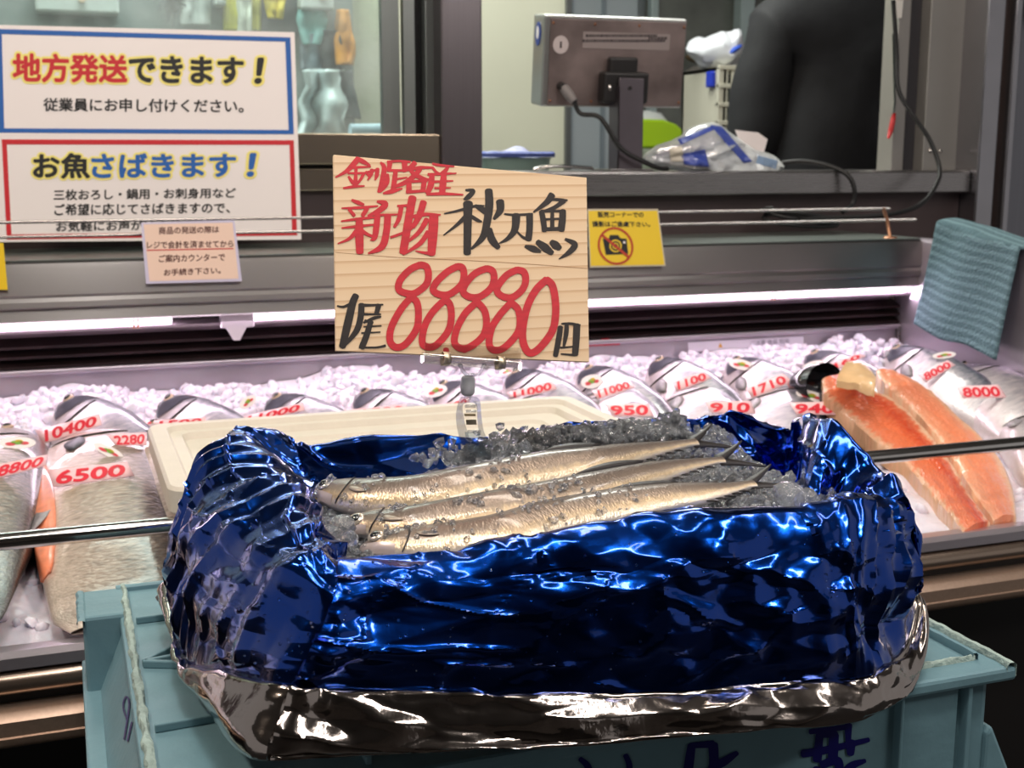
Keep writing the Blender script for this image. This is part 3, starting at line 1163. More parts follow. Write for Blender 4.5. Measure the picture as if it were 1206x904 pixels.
def price_tag(q, text, label, tq=None, m=None, tilt=.55, lift=.005, bold=.03):
    q = np.array(q, float)
    c = q.mean(0)
    P = local_plane(c[0], c[1], lift, tilt, [tuple(bil(q, a, b_)) for a in np.linspace(0, 1, 9) for b_ in (0, .5, 1)])
    # one thing: paper with lettering
    root = thing('price_tag', label, 'price tag', P.o, 'price tags on the fish')
    n = 9
    mb = MB()
    G = []
    for i in range(n):
        u = i / (n - 1)
        sag = -.004 * (2 * u - 1) ** 2
        G.append([P.p(*bil(q, u, v), sag) for v in (0, .5, 1)])
    mb.grid(np.array(G))
    mb.build('paper', m or M_TAG, root, smooth=True, solid=.0008)
    v, f = text2d(text, bold, .25)
    lo, hi = v.min(0), v.max(0)
    uv = (v - lo) / (hi - lo)
    pad = .06
    V = []
    n0 = len(v) // (1 if not bold else 9)
    for i, (a, b) in enumerate(uv):
        u, w_ = pad + (1 - 2 * pad) * a, .10 + .80 * (1 - b)
        V.append(P.p(*bil(q, u, w_), -.004 * (2 * u - 1) ** 2 + .0010 + 1.5e-5 * (i // n0)))
    MB().add(V, f).build('lettering', M_TAGRED, root)
    return root


# back row, left to right: (head pixel, heading, label, sticker, headup)
A_ = np.array
back = [
    ((73, 468), (.16, -.5), 'dark headed fish at the far left of the back row, under the 10400 tag', None),
    ((190, 468), (.15, -.5), 'dark headed fish in the back row under the torn 11500 tag', None),
    ((316, 466), (.13, -.5), 'dark headed fish with a cheek sticker, third from the left in the back row', (292, 473, 11, 6, -.6)),
    ((420, 460), (.10, -.5), 'small dark fish head in the back row just left of the sign clip', None),
    ((512, 451), (.08, -.5), 'dark headed fish with an oval sticker directly behind the sign clip', (513, 460, 14, 7, -.25)),
    ((600, 436), (.02, -.5), 'pale fish with a yellow sticker in the back row right of the sign clip', (597, 437, 9, 4, -.2)),
    ((686, 432), (-.02, -.5), 'grey fish in the back row below the right corner of the price board', (697, 449, 13, 8, -.15)),
    ((769, 422), (-.04, -.5), 'grey fish lying in the back row with an open dark gill line', None),
    ((859, 422), (-.05, -.5), 'dark headed fish with an oval sticker under the white notice strip', (873, 429, 15, 6, .2)),
    ((950, 414), (-.06, -.5), 'small headed fish at the right end of the notice strip, behind the black snout', (958, 431, 14, 6, -.3)),
    ((1045, 408), (-.06, -.5), 'pale fish in the far right corner of the case beside the ice heap', (1112, 418, 14, 4, -.1)),
]
ZB = 1.0
info = []
for (px, py), d, lab, st in back:
    Hd = atZ(px, py, ZB)
    Hd = atY(px, py, min(max(Hd[1], 1.79), 1.885))
    T = Hd + np.array([d[0], d[1], 0]) * .95
    T[2] = bed(T[1]) + .020
    r, sf = fish(Hd - A_([0, 0, .022]), T, lab, .125, .062, M_FISHG, .62, .012, 'whole fish in the back row', tail_shown=False)
    info.append((r, st))
# front row
front = [
    ((2, 512), (-.058, -.78), .166, M_FISHS, 'large silver salmon cut by the left edge of the photo, under the 8800 tag', (20, 521, 22, 7, 0)),
    ((112, 512), (.01, -.80), .165, M_FISHS, 'large silver salmon with a slit orange belly, under the 6500 tag', (128, 531, 20, 6, .45)),
    ((168, 508), (.06, -.78), .13, M_FISHS, 'brownish salmon partly hidden under the left end of the cream foam lid', None),
    ((598, 470), (-.10, -.6), .13, M_FISHG, 'grey fish whose head shows just above the cream foam lid', None),
    ((706, 462), (-.18, -.6), .14, M_FISHG, 'grey fish in the front row left of centre, under the 950 tag', None),
    ((808, 458), (-.26, -.64), .14, M_FISHG, 'grey fish with an open gill in the front row, under the 910 tag', None),
    ((905, 462), (-.37, -.70), .145, M_FISHG, 'pale fish just left of the orange salmon sides, under the 940 tag', (955, 466, 18, 6, .25)),
    ((1118, 436), (-.22, -.68), .15, M_FISHG, 'grey fish along the right end panel, under the 8000 tag', None),
    ((1200, 500), (-.17, -.42), .10, M_FISHG, 'grey fish cut off by the right edge, right of the orange salmon sides', None),
]
for (px, py), d, dep, sk, lab, st in front:
    Hd = atZ(px, py, .975)
    bl = sk is M_FISHS
    T = Hd + np.array([d[0], d[1], 0]) * min(1., (Hd[1] - 1.188) / -d[1])
    T[2] = bed(T[1]) + .034
    Hd[2] = bed(Hd[1]) + .040
    Hd = atZ(px, py, Hd[2])
    r, sf = fish(Hd, T, lab, dep, .075 if bl else .066, sk, .1 if bl else .35, .0, 'whole fish in the front row', dark=not bl, blunt=True, tail_shown=bl)
    info.append((r, st))
    if 'orange belly' in lab:
        # slit belly: orange flesh strip along the belly edge
        GG = []
        for a in np.linspace(.26, .80, 26):
            k = math.sin(math.pi * (a - .26) / .54) ** .6
            GG.append([sf(a, -.95)[0] + np.array([-.004, 0, -.004]), sf(a, -.90)[0] + np.array([-.010 * k, 0, .004]), sf(a, -.90 + .10 * k)[0] + np.array([0, 0, .004]), sf(a, -.88 + .22 * k)[0] + np.array([0, 0, .0006])])
        MB().grid(np.array(GG)).build('belly_slit', mat('salmon_flesh', (238, 138, 100), .35, 0, .2, 80, coat=.5), r, smooth=True, solid=.003)
BVH = BVHTree.FromPolygons([Vector(v) for v in BVHV], BVHF)
for r, st in info:
    if st:
        sticker(r, *st)

# ------------------------------------------------------------------ opened salmon
E1 = np.array([(968, 449), (974, 470), (1002, 494), (1027, 517), (1065, 546), (1095, 580), (1119, 607), (1134, 626)], float)
E2 = np.array([(990, 442), (1022, 455), (1058, 475), (1083, 498), (1103, 523), (1121, 547), (1140, 580), (1166, 616)], float)
E3 = np.array([(1032, 438), (1040, 449), (1066, 474), (1090, 498), (1110, 523), (1127, 546), (1146, 579), (1170, 613)], float)
E4 = np.array([(1052, 437), (1080, 449), (1105, 468), (1131, 492), (1157, 517), (1177, 541), (1192, 574), (1197, 609)], float)


def salmon_z(px, py):
    y = atZ(px, py, .985)[1]
    return bed(y) + .046 + .050 * min(1., max(0., (y - 1.15) / .5))


def slab_between(A, B, th, dome, m, parent, name, lift=0., nu=60, nv=16):
    A, B = catmull(A, nu), catmull(B, nu)
    top, bot = [], []
    for i in range(nu):
        r = []
        for j in range(nv):
            v = j / (nv - 1)
            p = A[i] * (1 - v) + B[i] * v
            z = salmon_z(*p) + lift
            q = atZ(p[0], p[1], z)
            e = (math.sin(math.pi * v) ** .5) if 0 < v < 1 else 0
            q[2] += dome * e + .0018 * float(vnoise(np.array(i * .35), np.array(j * .8), 4))
            r.append(q)
        r = [r[0] - np.array([0, 0, th])] + r + [r[-1] - np.array([0, 0, th])]
        top.append(r)
    for e_, k_ in ((0, 1), (-1, -2)):
        low = [q - np.array([0, 0, th * .9 if 0 < i_ < len(top[0]) - 1 else 0]) for i_, q in enumerate(top[e_])]
        if e_ == 0:
            top.insert(0, low)
        else:
            top.append(low)
    return MB().grid(np.array(top)).build(name, m, parent, smooth=True, sharp=60)


sal = thing('opened_salmon', 'opened salmon showing two long orange sides, lying slantwise at the right of the case', 'fish', atZ(1080, 530, bed(1.5)))
M_FL1 = ramp_mat('salmon_flesh_left', 1, [(0, (214, 168, 132)), (.10, (232, 176, 140)), (.18, (238, 132, 92)), (.45, (236, 118, 74)), (.66, (214, 78, 44)), (.78, (232, 124, 84)), (.86, (242, 196, 160)), (1, (240, 200, 168))], .3, 0, .6, .34, (44, 7), .7, 46, (1.6, .35, 1))
M_FL2 = ramp_mat('salmon_flesh_right', 1, [(0, (242, 206, 172)), (.12, (238, 160, 122)), (.4, (240, 140, 100)), (.7, (238, 150, 112)), (.85, (236, 184, 146)), (1, (226, 186, 150))], .3, 0, .6, .3, (40, 6), .6, 46, (1.6, .35, 1))
slab_between(E1, E2, .026, .005, M_FL1, sal, 'left_side')
slab_between(E3, E4, .026, .005, M_FL2, sal, 'right_side')
M_FLAP = mat('belly_flap', (226, 186, 138), .35, 0, .12, 40, coat=.5)
slab_between(np.array([(985, 449), (1010, 452), (1030, 460)], float), np.array([(1000, 425), (1022, 430), (1032, 446)], float), .01, .006, M_FLAP, sal, 'belly_flap', .018, 20, 8)
slab_between(np.array([(965, 452), (971, 474), (1000, 500), (1028, 524), (1040, 534)], float), np.array([(972, 450), (977, 470), (1005, 494), (1032, 518), (1046, 530)], float), .02, .004, mat('salmon_back_skin', (34, 32, 34), .3, .2), sal, 'skin_edge', -.008, 40, 5)
# dark head end
Hc, He = atZ(972, 452, bed(1.72) + .085), atZ(929, 455, bed(1.74) + .07)
GH = []
AH = unit(He - Hc)
for a in np.linspace(0, 1, 14):
    rr = np.interp(a, [0, .25, .6, .9, 1], [.050, .050, .038, .016, .001])
    p = Hc + (He - Hc) * a
    s_ = unit(np.cross(AH, [0, 0, 1]))
    u_ = np.cross(s_, AH)
    GH.append([p + s_ * rr * math.cos(t) + u_ * rr * .66 * math.sin(t) for t in np.arange(20) * 2 * math.pi / 20])
MB().grid(np.array(GH), closev=True).build('head', mat('salmon_head_black', (30, 28, 32), .22, .2, coat=.7), sal, smooth=True)

# ------------------------------------------------------------------ price tags on the fish
T = price_tag
T([(42, 507), (117, 487), (120, 500), (50, 523)], '10400', 'pink 10400 price tag across the first fish of the back row')
T([(164, 496), (242, 491), (243, 500), (168, 507)], '11500', 'torn 11500 price tag on the second dark fish of the back row')
T([(283, 491), (357, 474), (359, 483), (286, 500)], '11000', 'slanted 11000 price tag on the third dark fish of the back row')
T([(404, 483), (478, 476), (481, 486), (410, 492)], '11500', 'price tag reading 11500 just left of the sign clip, behind the foam lid')
T([(506, 481), (552, 467), (553, 477), (508, 490)], '11000', 'price tag partly behind the stem of the sign clip')
T([(597, 462), (650, 448), (656, 458), (603, 472)], '11000', 'slanted 11000 tag right of the sign clip, above the foam lid')
T([(697, 460), (740, 447), (748, 456), (704, 470)], '11000', 'price tag reading 11000 below the right corner of the price board')
T([(791, 450), (830, 437), (838, 446), (797, 461)], '1100', 'price tag reading 1100 in the back row above the 910 tag')
T([(878, 457), (922, 440), (934, 449), (886, 469)], '1710', 'price tag reading 1710 in the back row above the 940 tag')
T([(962, 434), (1012, 416), (1020, 419), (970, 442)], '9160', 'price tag standing on the black head end of the orange salmon')
T([(1082, 441), (1116, 424), (1126, 430), (1090, 450)], '8000', 'price tag on the pale fish in the far right corner')
T([(-8, 548), (56, 535), (54, 548), (-6, 564)], '8800', 'price tag on the salmon cut by the left edge')
T([(56, 553), (150, 544), (158, 560), (62, 573)], '6500', 'large 6500 price tag on the salmon with the slit belly', tilt=.45)
T([(126, 512), (173, 509), (173, 524), (136, 525)], '2280', 'price tag half hidden by the left corner of the foam lid')
T([(712, 476), (764, 475), (770, 490), (722, 490)], '950', 'price tag reading 950 just above the foil at the middle of the box')
T([(830, 473), (884, 472), (890, 487), (838, 486)], '910', 'price tag reading 910 above the right half of the foil')
T([(930, 474), (984, 473), (990, 488), (938, 488)], '940', 'price tag reading 940 at the lower left of the orange salmon')
T([(1126, 455), (1176, 453), (1186, 468), (1134, 469)], '8000', 'price tag reading 8000 on the grey fish along the end panel')

# ------------------------------------------------------------------ blue crate under the box
CX0, CX1, CY0, CY1, CZ = .026, .650, .684, 1.088, .985
stand = MB()
stand.bx(.06, .62, .72, 1.06, .0, .03)
stand.bx(.06, .62, .72, 1.06, .62, .655)
for x in (.08, .60):
    for y in (.74, 1.04):
        stand.bx(x - .02, x + .02, y - .02, y + .02, .03, .62)
o = stand.build('display_stand', mat('stand_steel', (60, 60, 62), .4, .7), bevel=.003)
tag(o, 'dark steel stand carrying the blue-grey crate', 'stand')
cr_ = thing('fish_crate', 'upturned blue-grey plastic crate with worn edges under the foil box', 'crate', (.34, .886, .655))
mb = MB()
mb.bx(CX0 + .006, CX1 - .014, CY0 + .012, CY1 - .008, .68, CZ - .010)
mb.build('body', M_CRATE, cr_, bevel=.006)
# top deck with a raised worn rim
mb = MB()
mb.bx(CX0, CX1, CY0, CY1, CZ - .016, CZ - .005)
mb.build('deck', M_CRATE, cr_, bevel=.003)


def rough_bar(a, b, w, h, amp, m, name, n=90):
    """rim with a torn edge"""
    a, b = np.array(a, float), np.array(b, float)
    d = unit(b - a)
    s_ = np.array([-d[1], d[0], 0])
    G = []
    for i in range(n):
        t = i / (n - 1)
        p = a + (b - a) * t
        x = np.array(i * .45)
        e1 = amp * (facet(x, x * .3, 3) + .5 * facet(x * 2.7, x, 5))
        e2 = amp * .8 * (facet(x, x * .3, 7) + .6 * facet(x * 3.1, x, 9))
        e3 = amp * .6 * facet(x * 1.7, x, 12)
        G.append([p - s_ * w / 2 - [0, 0, .004], p - s_ * (w / 2 + e1 * .5) + [0, 0, h * .7 + e3 * .4], p - s_ * (w * .2) + [0, 0, h + e3], p + s_ * (w * .25 + e2) + [0, 0, h + e3 * .5], p + s_ * (w / 2 + e2) + [0, 0, h * .5], p + s_ * w / 2 - [0, 0, .004]])
    return MB().grid(np.array(G)).build(name, m, cr_, smooth=True, sharp=40)


zd = CZ - .005
rough_bar((CX0 + .006, CY0, zd), (CX0 + .006, CY1, zd), .006, .005, .0020, M_CRATERIM, 'rim')
rough_bar((CX0, CY0 + .004, zd - .004), (CX1, CY0 + .004, zd - .004), .006, .003, .0012, M_CRATERIM, 'rim')
rough_bar((CX1 - .005, CY0, zd - .002), (CX1 - .005, CY1, zd - .002), .008, .006, .0014, M_CRATERIM, 'rim')
rough_bar((CX1 - .022, CY0 + .02, zd), (CX1 - .022, CY1, zd), .005, .006, .0008, M_CRATE, 'rim')
rough_bar((CX0 + .4, CY0 + .022, zd), (CX1 - .022, CY0 + .022, zd), .004, .004, .0014, M_CRATERIM, 'rim')
rough_bar((CX0, CY1 - .004, zd), (CX1, CY1 - .004, zd), .006, .005, .0008, M_CRATE, 'rim')
# stiffening ribs in the deck


def rib(p, q, w=.004, h=.006):
    p, q = np.array([*p, zd]), np.array([*q, zd])
    d = unit(q - p)
    s_ = np.array([-d[1], d[0], 0]) * w / 2
    mb = MB()
    mb.prism([p - s_, q - s_, q + s_, p + s_], (0, 0, h))
    return mb.build('rib', M_CRATE, cr_, bevel=.001)


hub = (CX0 + .012, .905)
for q in ((.14, .905 + .10), (.15, .925), (.14, .86), ):
    rib(hub, q)
rib((CX0 + .012, .998), (.30, 1.004))
rib((CX0 + .012, .792), (.16, .800))
rib((.16, .70), (.16, 1.08))
# corner post and lower flange on the left
mb = MB()
mb.bx(-.003, CX0 + .01, 1.018, 1.086, .70, CZ - .002)
mb.build('corner_post', M_CRATE, cr_, bevel=.003)
mb = MB()
mb.prism([(CX0 + .006, .690, .978), (CX0 + .012, .690, .66), (-.002, .690, .66), (.000, .690, .90)], (0, .33, 0))
mb.build('side_wall', M_CRATE, cr_)
rough_bar((-.004, 1.012, CZ - .005), (-.004, 1.088, CZ - .005), .006, .003, .0012, M_CRATE, 'post_edge', 30)
mb = MB()
mb.prism([(.000, .66, .905), (.030, .70, .905), (.030, 1.09, .905), (-.006, 1.09, .905), (-.006, .70, .905)], (0, 0, .014))
mb.prism([(.006, .72, .68), (.030, .72, .68), (.030, .73, .68), (.006, .73, .68)], (0, 0, .235))
mb.build('lower_flange', M_CRATE, cr_, bevel=.002)
# front face: upright ribs and right-hand flare
mb = MB()
for x, w_ in ((.612, .004), (.552, .003)):
    mb.bx(x - w_ / 2, x + w_ / 2, CY0 + .004, CY0 + .016, .68, CZ - .014)
mb.bx(.555, .604, CY0 + .008, CY0 + .013, .68, CZ - .018)
mb.build('front_rib', M_CRATE, cr_, bevel=.001)
mb = MB()
mb.prism([(.634, CY0 + .01, .925), (.640, CY0 + .01, .93), (.662, CY0 + .01, .885), (.662, CY0 + .01, .70), (.634, CY0 + .01, .70)], (0, .38, 0))
mb.build('side_flare', M_CRATE, cr_, bevel=.003)
pl = Plane((.1, CY0 + .0115, .98), (.6, CY0 + .0115, .98), (.6, CY0 + .0115, .7), (.1, CY0 + .0115, .7))
glyphs = [MB(), MB(), MB(), MB()]


def cs(pts, ox, oy, s):
    return [(ox + x / s, oy + y / s, w_ / s) for x, y, w_ in pts]


for st in ([(335, 205, 34), (322, 295, 40), (300, 420, 30)], [(330, 205, 22), (425, 198, 32)], [(425, 200, 42), (428, 290, 40), (410, 420, 40)], [(325, 320, 22), (420, 310, 25)], [(525, 235, 20), (470, 272, 36), (415, 300, 30)],
           [(830, 147, 22), (1000, 125, 22)], [(990, 118, 32), (990, 195, 22)], [(870, 160, 32), (860, 265, 38)], [(860, 160, 26), (940, 158, 28)], [(930, 160, 42), (925, 275, 42)],
           [(800, 238, 34), (900, 222, 32), (1075, 180, 20)], [(1000, 190, 44), (1000, 240, 30)], [(880, 285, 34), (945, 268, 38), (950, 340, 34), (930, 420, 30)], [(1060, 268, 18), (1000, 292, 34), (960, 350, 26)],
           [(860, 300, 34), (830, 420, 26)], [(-130, 260, 20), (-95, 300, 30), (-100, 380, 26)], [(60, 245, 22), (75, 300, 26), (40, 400, 24)]):
    gl = 0 if st[0][0] > 700 else 1 if st[0][0] > 200 else 2 if st[0][0] > 0 else 3
    ribbon(glyphs[gl], pl, cs(st, 720, 820, 3.547), .0006)
for gm in glyphs:
    gm.build('marker_writing', M_INK, cr_)
pl2 = Plane((CX0 + .006, 1.0, .978), (CX0 + .006, .70, .978), (.0, .70, .90), (.0, 1.0, .90))
mb = MB()
for st in ([(150, 848, 2.4), (145, 832, 2), (148, 820, 2), (152, 830, 2), (146, 870, 2.2)], [(155, 850, 2), (150, 872, 2.2)]):
    ribbon(mb, pl2, st, .0008)
mb.build('marker_writing', mat('purple_marker', (62, 56, 110), .4), cr_)

# ------------------------------------------------------------------ cream foam lid behind the box
M_FOAM = mat('cream_foam', (212, 203, 188), .55, 0, .03, 30, .08, 200, sss=.0)
LX0, LX1, LY0, LY1, LZ = .082, .630, 1.188, 1.508, 1.0105
ld = thing('polystyrene_lid', 'upturned cream polystyrene lid with stepped edge lying on the guard rail behind the foil box', 'tray', (.36, 1.35, LZ))


def rr(x0, x1, y0, y1, r, z, n=6):
    return [(x, y, z) for x, y in rrect((x0 + x1) / 2, (y0 + y1) / 2, x1 - x0, y1 - y0, r, n)]


G = []
for ins, z, r in ((0.004, 0, .02), (0, .004, .022), (0, .026, .022), (.003, .0295, .02), (.020, .030, .02), (.024, .024, .018), (.036, .0235, .017), (.040, .016, .016), (.070, .0155, .014), (.074, .011, .012)):
    G.append(rr(LX0 + ins, LX1 - ins, LY0 + ins, LY1 - ins, r, LZ + z))
mb = MB().grid(np.array(G), closev=True, flip=True)
nn = len(G[0])
tot = len(mb.v)
mb.f += [list(range(tot - nn, tot)), list(range(nn))[::-1]]
mb.mi += [0, 0]
mb.uv += [None, None]
mb.build('shell', M_FOAM, ld, smooth=True, sharp=35)

# ------------------------------------------------------------------ foil lined box
FB = thing('foil_lined_box', 'open box wrapped in crinkled blue metallic foil with a silver hem, holding three sauries', 'box', (.32, .83, CZ))
M_FOIL = mat('blue_foil', (7, 60, 150), .18, 1., 0, 12, .03, 60, coat=.5, rvar=.05)
M_FOIL.node_tree.nodes['Principled BSDF'].inputs['Coat Roughness'].default_value = .05
M_FOIL.node_tree.nodes['Principled BSDF'].inputs['Coat IOR'].default_value = 1.5
M_SILV = mat('silver_foil', (160, 150, 144), .12, 1., 0, 14, .06, 60, rvar=.04)
A_ = np.array
# stations run round the box: front left -> front right -> right side -> back -> left side
# each: crest, shoulder (outer, just below crest), mid wall, blue hem, hem bottom
ST = []


def stn(crest, shoulder, mid, hem, low, inner, floor):
    ST.append([floor, inner, crest, shoulder, mid, hem, low])


def FY(px, py, Y):
    return atY(px, py, Y)


ZI, ZF = 1.104, 1.075
# front
for cx_, cy_, hx, hy, lx, ly in ((398, 645, 345, 811, 318, 896), (455, 644, 400, 816, 385, 892), (560, 634, 540, 818, 540, 883), (690, 617, 690, 817, 700, 878), (800, 606, 810, 813, 815, 868), (900, 601, 900, 806, 905, 859), (962, 597, 985, 800, 992, 853)):
    c = FY(cx_, cy_, .688)
    h = FY(hx, hy, .660)
    l = FY(lx, ly, .645)
    top = c + A_([0, -.012, -.004])
    sh = c * .80 + h * .20 + A_([0, -.020, .0])
    md = c * .42 + h * .58 + A_([0, -.016, 0])
    i_ = c + A_([0, .018, -.022])
    i_[2] = min(i_[2], ZI - .006)
    f_ = i_ + A_([0, .012, -.03])
    stn(c, sh, md, h, l, i_, f_)
# front right corner
c = FY(1010, 596, .700); stn(c, FY(1028, 640, .670), FY(1024, 715, .662), FY(1030, 792, .664), FY(1036, 836, .655), c + A_([-.02, .02, -.03]), c + A_([-.03, .03, -.05]))
c = FY(1058, 602, .735); stn(c, FY(1074, 634, .718), FY(1074, 696, .705), FY(1062, 765, .70), FY(1076, 789, .69), c + A_([-.035, .02, -.035]), c + A_([-.05, .03, -.05]))
# right side (outer face turned away)
c = atX(1062, 580, .566); stn(c, c + A_([.010, -.004, -.03]), c + A_([.014, -.008, -.07]), atX(1074, 706, .590), atX(1080, 712, .594), c + A_([-.035, .0, -.02]), c + A_([-.05, .01, -.05]))
c = atX(1024, 541, .570); stn(c, c + A_([.008, 0, -.03]), c + A_([.012, 0, -.08]), c + A_([.016, 0, -.13]), c + A_([.02, 0, -.14]), c + A_([-.03, 0, -.03]), c + A_([-.045, 0, -.06]))
# back right corner: bunched up foil
c = atX(962, 496, .562); stn(c, c + A_([.010, .012, -.03]), c + A_([.012, .02, -.08]), c + A_([.014, .02, -.13]), c + A_([.018, .03, -.15]), c + A_([-.03, -.04, -.035]), c + A_([-.045, -.055, -.06]))
for px, py in ((930, 506), (880, 496), (835, 491), (800, 488), (755, 495), (690, 497), (630, 503), (565, 509), (500, 510), (430, 517), (375, 527), (345, 530)):
    c = FY(px, py, .966)
    stn(c, c + A_([0, .016, -.02]), c + A_([0, .02, -.07]), c + A_([0, .022, -.12]), c + A_([0, .028, -.14]), c + A_([0, -.012, -.030]), c + A_([0, -.03, -.055]))
# left back hump
c = FY(316, 514, .960); stn(c, c + A_([-.022, .016, -.02]), c + A_([-.03, .02, -.06]), c + A_([-.035, .03, -.11]), c + A_([-.04, .035, -.125]), FY(352, 550, .94), FY(362, 575, .93))
c = FY(284, 518, .940); stn(c, FY(255, 535, .945), FY(232, 580, .96), FY(200, 690, .985), FY(196, 700, .99), FY(342, 560, .925), FY(368, 590, .91))
# left side, face seen from the left
c = FY(310, 543, .880); stn(c, FY(243, 560, .900), FY(215, 640, .90), FY(201, 690, .975), FY(198, 706, .985), FY(350, 573, .88), FY(366, 598, .87))
c = FY(327, 572, .820); stn(c, FY(252, 590, .830), FY(206, 660, .855), FY(214, 755, .88), FY(212, 765, .885), FY(356, 590, .82), FY(372, 610, .815))
c = FY(343, 604, .760); stn(c, FY(280, 620, .770), FY(214, 690, .805), FY(224, 785, .825), FY(226, 800, .82), FY(364, 610, .765), FY(382, 626, .76))
c = FY(362, 630, .715); stn(c, FY(318, 650, .715), FY(262, 730, .735), FY(258, 796, .745), FY(258, 852, .73), FY(374, 630, .725), FY(404, 640, .73))
# front left corner
c = FY(378, 641, .695); stn(c, FY(352, 665, .680), FY(310, 740, .690), FY(300, 806, .690), FY(290, 888, .665), FY(392, 640, .712), FY(408, 646, .72))
ST = np.array(ST)                                  # stations x 7 x 3
NS, NT = 620, 210
S1 = catmull(ST, NS, True)                         # around
cuts = np.array([0, 1, 2, 3, 4, 5])
G0 = catmull(S1[:, :6].transpose(1, 0, 2), NT).transpose(1, 0, 2)   # floor .. blue hem
# arc length coordinates for the crinkles
ds = np.linalg.norm(np.diff(G0[:, NT // 2], axis=0), axis=1)
su = np.concatenate([[0], np.cumsum(ds)])
dt = np.linalg.norm(np.diff(G0, axis=1), axis=2).mean(0)
tv = np.concatenate([[0], np.cumsum(dt)])
UU, VV = np.meshgrid(su, tv, indexing='ij')
nrm = grid_normals(G0)
side = np.sign((nrm[20, int(NT * .75)] @ A_([0, -1, 0])))
nrm *= side
st_i = np.linspace(0, len(ST), NS, endpoint=False)[:, None]      # station number
tt = np.linspace(0, 5, NT)[None, :]                             # loop number
corner = np.exp(-((st_i - 7.5) / 1.6) ** 2) + np.exp(-((st_i - 12.0) / 2.6) ** 2) + np.exp(-((st_i - len(ST) + 5) / 3.0) ** 2) + .7 * np.exp(-((st_i - len(ST) + .0) / 1.6) ** 2)
corner = np.clip(corner, 0, 1.2)
crest = np.exp(-((tt - 2.0) / .55) ** 2)
patchy = np.clip(.5 + .9 * vnoise(UU * 13, VV * 16, 90), .08, 1)
def crease(f, w_):
    return np.exp(-np.abs(f) / w_)


disp = .0060 * facet(UU / .12, VV / .075, 1) + .0034 * facet(UU / .050, VV / .040, 2, ang=1.1)
disp = disp + .0024 * crease(facet(UU / .075, VV / .055, 61, ang=.7), .05) * (vnoise(UU * 14, VV * 18, 62) > -.3) + .0016 * crease(facet(UU / .042, VV / .034, 63, ang=2.0), .06) * (vnoise(UU * 17, VV * 15, 64) > 0)
disp = disp + 0 + patchy * (.0032 * facet(UU / .020, VV / .017, 3, ang=.2) + .0003 * facet(UU / .008, VV / .007, 4, ang=.9))
pleat = 1 - 2 * np.abs(((UU / .024 + .35 * vnoise(UU * 18, VV * 9, 31)) % 1) - .5)
pleat2 = 1 - 2 * np.abs(((UU / .043 + .5 * vnoise(UU * 12, VV * 10, 32)) % 1) - .5)
disp = disp + corner * (.0055 * (np.maximum(0, pleat * 1.6 - .6) - .25) * np.clip(.6 + 1.2 * vnoise(UU * 9, VV * 11, 93), 0, 1) * (.4 + .6 * np.clip(tt - 1.6, 0, 1)) + .0055 * (np.maximum(0, pleat2 * 1.5 - .5) - .25) * np.clip(.6 + 1.2 * vnoise(UU * 7, VV * 9, 94), 0, 1) + .0085 * facet(UU / .065, VV / .055, 21))
disp += crest * .006 * facet(UU / .05, VV / .05, 41)
damp = np.clip((tt - 0) / .8, .2, 1) * np.clip((5.15 - tt) / .6, .15, 1)
fr = np.clip(1 - np.abs(st_i - 3.2) / 3.4, 0, 1)
damp = damp * (1 - .25 * np.clip(fr * 2, 0, 1) * np.exp(-((tt - 2) / .35) ** 2))
G1 = G0 + nrm * (disp * damp)[..., None]
G1[..., 2] += (.010 * np.exp(-((st_i - 13.4) / .5) ** 2) + .008 * np.exp(-((st_i - 10.6) / .4) ** 2) + .006 * np.exp(-((st_i - 23.4) / .45) ** 2) + .006 * np.exp(-((st_i - 22.6) / .3) ** 2)) * crest
fm = MB().grid(G1, closeu=True)
fo = fm.build('foil', M_FOIL, FB, smooth=True, sharp=28)
# silver hem: from just inside the blue edge down to the torn bottom
NT2 = 46
hem_top = G1[:, -1] + A_([0, 0, .001])
ctrl = np.stack([G1[:, -3] * .4 + hem_top * .6 - nrm[:, -1] * .003, hem_top + nrm[:, -1] * .004, hem_top * .55 + S1[:, 6] * .45 + nrm[:, -1] * .0055, hem_top * .12 + S1[:, 6] * .88 + nrm[:, -1] * .003, S1[:, 6]], 0)
H0 = catmull(ctrl, NT2).transpose(1, 0, 2)
n2 = grid_normals(H0) * side
hw = np.linspace(0, 1, NT2)[None, :]
UH = np.repeat(su[:, None], NT2, 1)
VH = hw * .05 + 0 * UH
dd = .0042 * facet(UH / .07, VH / .015, 51, ang=.10) + .0028 * facet(UH / .030, VH / .010, 52, ang=-.15) + .0004 * facet(UH / .012, VH / .007, 53)
dd = dd * np.clip(hw * 5, .15, 1) * np.clip((1 - hw) * 5 + .35, .3, 1)
H1 = H0 + n2 * dd[..., None]
MB().grid(H1, closeu=True).build('silver_hem', M_SILV, FB, smooth=True, sharp=30)
# foam box inside, hidden by the foil: carries the load
mb = MB()
mb.bx(.13, .53, .72, .93, CZ + .001, 1.055)
mb.build('foam_box', M_FOAM, FB, bevel=.004)
# water beads on the foil
mb = MB()
idx = np.stack([rng.integers(0, NS, 1500), rng.integers(int(NT * .44), NT - 6, 1500)], 1)
nn_ = grid_normals(G1) * side
for i, j in idx:
    if st_i[i, 0] > 9 and st_i[i, 0] < 26 and j > NT * .5:
        continue
    if vnoise(np.array(i * .05), np.array(j * .06), 77) < -.25:
        continue
    r = rng.uniform(.0003, .0010) * (1.5 if rng.random() < .1 else 1)
    mb.add(IV[:, :] * r * .9 + G1[i, j] + nn_[i, j] * r * .15, IF)
M_WATER = mat('water_bead', (235, 242, 250), .03, 0, trans=1., ior=1.33)
o = mb.build('water_beads', M_WATER, FB, smooth=True)
o['kind'] = 'stuff'

# ------------------------------------------------------------------ crushed ice in the box


